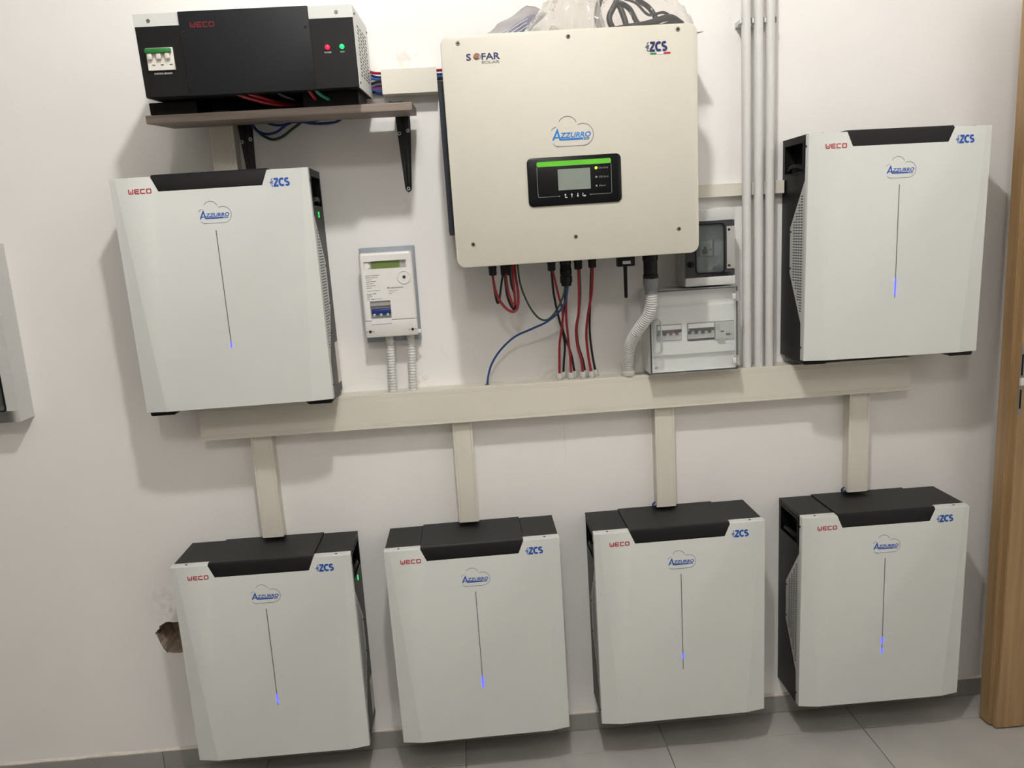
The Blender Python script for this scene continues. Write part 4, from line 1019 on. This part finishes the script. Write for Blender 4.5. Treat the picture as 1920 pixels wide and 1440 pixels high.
t = din_breaker(.0625, .1175, .0845, .1355, 'grey residual current module nearest the door hinges', 'breaker_grey', 0)
obj('test_button', boxes([(-.012, -.003, -.004, -.006, .0215, .0245), (.004, .016, -.004, -.006, .012, .0165)]), 'print_black', t)
obj('marking', boxes([(.014, .022, -.004, -.0044, .040, .0412), (.014, .022, -.004, -.0044, .037, .0382), (-.026, -.013, -.004, -.0044, .026, .044)]), 'panel_grey', t)
obj('lower_tab', box(-.018, .002, -.004, -.0044, -.008, .004), 'panel_grey', t)

# ------------------------------------------------------------------ grey cabinet at the left edge
lb = thing('meter_cabinet', 'grey cabinet with dark window cut off at the left edge', 'cabinet', (-1.32, 0, 1.145))
bm = bmesh.new(); add_frame(bm, -.40, 0, .0, .482, [(-.36, -.0315, .032, .152)], -.060, -.072)
obj('front', finish(bm), 'left_box_grey', lb)
obj('housing', boxes([(-.40, 0, -.0005, -.004, 0, .482), (-.40, -.397, -.004, -.060, 0, .482), (-.003, 0, -.004, -.060, 0, .482), (-.397, -.003, -.004, -.060, 0, .003), (-.397, -.003, -.004, -.060, .479, .482), (-.397, -.003, -.030, -.034, .003, .479)]), 'left_box_grey', lb)
obj('window_rim', (lambda b_: (add_ribbon(b_, rrect(-.359, -.0325, .033, .151, .006, 4), .004, -.070, -.0745, True), finish(b_))[1])(bmesh.new()), 'black_plastic', lb)
obj('pane', box(-.357, -.0345, -.0685, -.0705, .035, .149), 'tinted_window', lb)
obj('module', box(-.34, -.050, -.034, -.058, .045, .14, bevel=.002), 'dark_grey', lb)

# ------------------------------------------------------------------ bags and papers lying on the inverter
ZT = 2.033
def crumple(bm, amp, f, seed):
    for v in bm.verts:
        p = v.co * f + Vector((seed, seed * 2, 0))
        v.co += Vector((noise.noise(p), noise.noise(p + Vector((31, 0, 0))), noise.noise(p + Vector((0, 47, 0))))) * amp
def sheet(name, m, corners, nu, nv, amp, f, seed, thick=.0012, parent=None, bulge=0.0):
    """soft sheet between four corners (in order), crumpled, with thickness"""
    a, b_, c, d = [Vector(p) for p in corners]; bm = bmesh.new(); nrm = (b_ - a).cross(d - a).normalized(); G = []
    for i in range(nu + 1):
        row = []
        for j in range(nv + 1):
            s, t = i / nu, j / nv
            row.append(bm.verts.new((a.lerp(b_, s)).lerp(d.lerp(c, s), t) + nrm * bulge * math.sin(math.pi * s) * math.sin(math.pi * t)))
        G.append(row)
    for i in range(nu):
        for j in range(nv):
            q = bm.faces.new((G[i][j], G[i + 1][j], G[i + 1][j + 1], G[i][j + 1])); q.smooth = True
    crumple(bm, amp, f, seed)
    o = obj(name, bm, m, parent)
    k = o.modifiers.new('thickness', 'SOLIDIFY'); k.thickness = thick
    return o
pc = thing('document_pouch', 'grey plastic document pouch leaning on top of the inverter', 'pouch')
sheet('pouch', 'pouch_grey', ((-.002, -.17, ZT + .018), (.112, -.17, ZT + .006), (.178, -.11, ZT + .085), (.130, -.10, ZT + .108)), 14, 12, .006, 22, 3.1, .0012, pc, .014)
lf = sheet('leaflet', 'leaflet_lilac', ((.016, -.176, ZT + .010), (.108, -.178, ZT + .005), (.168, -.121, ZT + .078), (.137, -.113, ZT + .088)), 10, 8, .003, 14, 8.2, .0008, pc, .012)
bm = bmesh.new()
for k in range(3):
    a = Vector((.062 + .008 * k, -.178 + .002 * k, ZT + .020 - .003 * k)); b_ = Vector((.128 + .006 * k, -.135, ZT + .066 - .006 * k))
    add_tube(bm, [a + Vector((0, -.012, 0)), a.lerp(b_, .5) + Vector((0, -.016, 0)), b_ + Vector((0, -.008, 0))], .0008, 5, 3)
obj('printed_line', bm, 'print_white', lf)
def bag(prof, cy, dy, seed, n=46, v_=18):
    """crumpled film bag: heights along x, half-round across, with creases"""
    xs = [p[0] for p in prof]; bm = bmesh.new(); rows = []
    def hgt(x):
        for (a, ha), (b_, hb) in zip(prof, prof[1:]):
            if a <= x <= b_: return ha + (hb - ha) * (x - a) / (b_ - a)
        return prof[-1][1]
    for i in range(n + 1):
        x = xs[0] + (xs[-1] - xs[0]) * i / n; h = hgt(x); row = []
        d = dy * min(1.0, .35 + h / .09)
        for j in range(v_ + 1):
            a = math.pi * j / v_
            p = Vector((x, cy - d * math.cos(a), ZT + .0012 + h * math.sin(a) ** .75))
            q = Vector((p.x * 30 + seed, p.y * 30, p.z * 30))
            c = abs(noise.noise(q * 1.3)) + .5 * abs(noise.noise(q * 2.9 + Vector((7, 1, 3))))
            k = 1 - .26 * c
            p.y = cy + (p.y - cy) * k; p.z = ZT + .0012 + (p.z - ZT - .0012) * k
            p.x += .006 * noise.noise(q * 1.7 + Vector((3, 9, 2)))
            row.append(bm.verts.new(p))
        rows.append(row)
    for a, b_ in zip(rows, rows[1:]):
        for j in range(v_):
            bm.faces.new((a[j], a[j + 1], b_[j + 1], b_[j]))
        bm.faces.new((a[v_], a[0], b_[0], b_[v_]))
    bm.faces.new(rows[0]); bm.faces.new(rows[-1][::-1])
    return finish(bm)
tag(obj('plastic_bag', bag([(.095, .006), (.12, .036), (.16, .088), (.195, .130), (.24, .155), (.285, .150), (.305, .10), (.312, .03)], -.150, .070, 2.3), 'bag_milky'), 'crumpled clear plastic bag of small fittings on the inverter', 'plastic bag')
tag(obj('plastic_bag', bag([(.296, .03), (.304, .11), (.345, .150), (.40, .150), (.445, .138), (.49, .108), (.522, .066), (.545, .012)], -.150, .070, 7.7), 'bag_clear'), 'clear plastic bag holding black cables on the inverter', 'plastic bag')
rnd = random.Random(11)
for k, (x, y, s, m) in enumerate(((.130, -.19, .013, 'fitting_pale'), (.150, -.185, .010, 'fitting_pale'), (.163, -.19, .012, 'card_white'), (.185, -.18, .012, 'card_white'), (.142, -.175, .009, 'coupling_grey'), (.215, -.185, .013, 'card_white'))):
    bm = lathe([(s * .55, 0), (s * .6, s * .3), (s * .9, s * .35), (s * .9, s * .9), (s * .5, s), (s * .45, s * 1.8), (s * .2, s * 1.8)], (0, 0, 0), 'X', 10)
    o = obj('cable_fitting', bm, m, None, (x, y + .015, ZT + (.030 if k % 2 else .022))); o.rotation_euler = (rnd.uniform(0, 3), rnd.uniform(-.4, .4), rnd.uniform(0, 3))
    tag(o, 'small %s cable fitting inside the clear bag on the inverter' % ('leftmost pale green', 'second pale green', 'leftmost white', 'middle white', 'grey', 'rightmost white')[k], 'fitting', 'small fittings in the bag')
labs = ['thick black cable coil bent upright in the bag on the inverter', 'black cable loop leaning right in the bag on the inverter', 'black cable crossing low through the bag on the inverter', 'flat black cable bundle at the right end of the bag', 'thin black cable curling over the bundle in the bag']
cb = [([(.315, -.15, ZT + .012), (.300, -.16, ZT + .055), (.315, -.15, ZT + .105), (.345, -.14, ZT + .115), (.365, -.15, ZT + .07), (.375, -.16, ZT + .02), (.350, -.17, ZT + .012), (.330, -.165, ZT + .05), (.350, -.16, ZT + .09)], .0075),
      ([(.355, -.16, ZT + .09), (.385, -.15, ZT + .075), (.405, -.15, ZT + .04), (.430, -.155, ZT + .02), (.455, -.15, ZT + .035), (.440, -.14, ZT + .075), (.405, -.14, ZT + .10)], .0065),
      ([(.305, -.18, ZT + .012), (.36, -.185, ZT + .022), (.42, -.18, ZT + .030), (.48, -.17, ZT + .045), (.515, -.16, ZT + .030)], .0085),
      ([(.39, -.17, ZT + .012), (.45, -.175, ZT + .018), (.50, -.165, ZT + .030), (.535, -.15, ZT + .012)], .0105),
      ([(.37, -.15, ZT + .10), (.40, -.16, ZT + .085), (.43, -.165, ZT + .055), (.47, -.16, ZT + .06), (.50, -.155, ZT + .04)], .0035)]
for (pts, r_), lab in zip(cb, labs):
    tag(obj('spare_cable', tube(pts, r_, 10, 8), 'black_plastic'), lab, 'cable', 'spare cables in the bag')
cd = sheet('card_sheet', 'card_white', ((.24, -.20, ZT + .0005), (.566, -.175, ZT + .008), (.560, -.06, ZT + .022), (.24, -.06, ZT + .0005)), 10, 6, .0006, 20, 5.0, .0014)
tag(cd, 'thin pale card sticking out past the inverter top right corner', 'card')
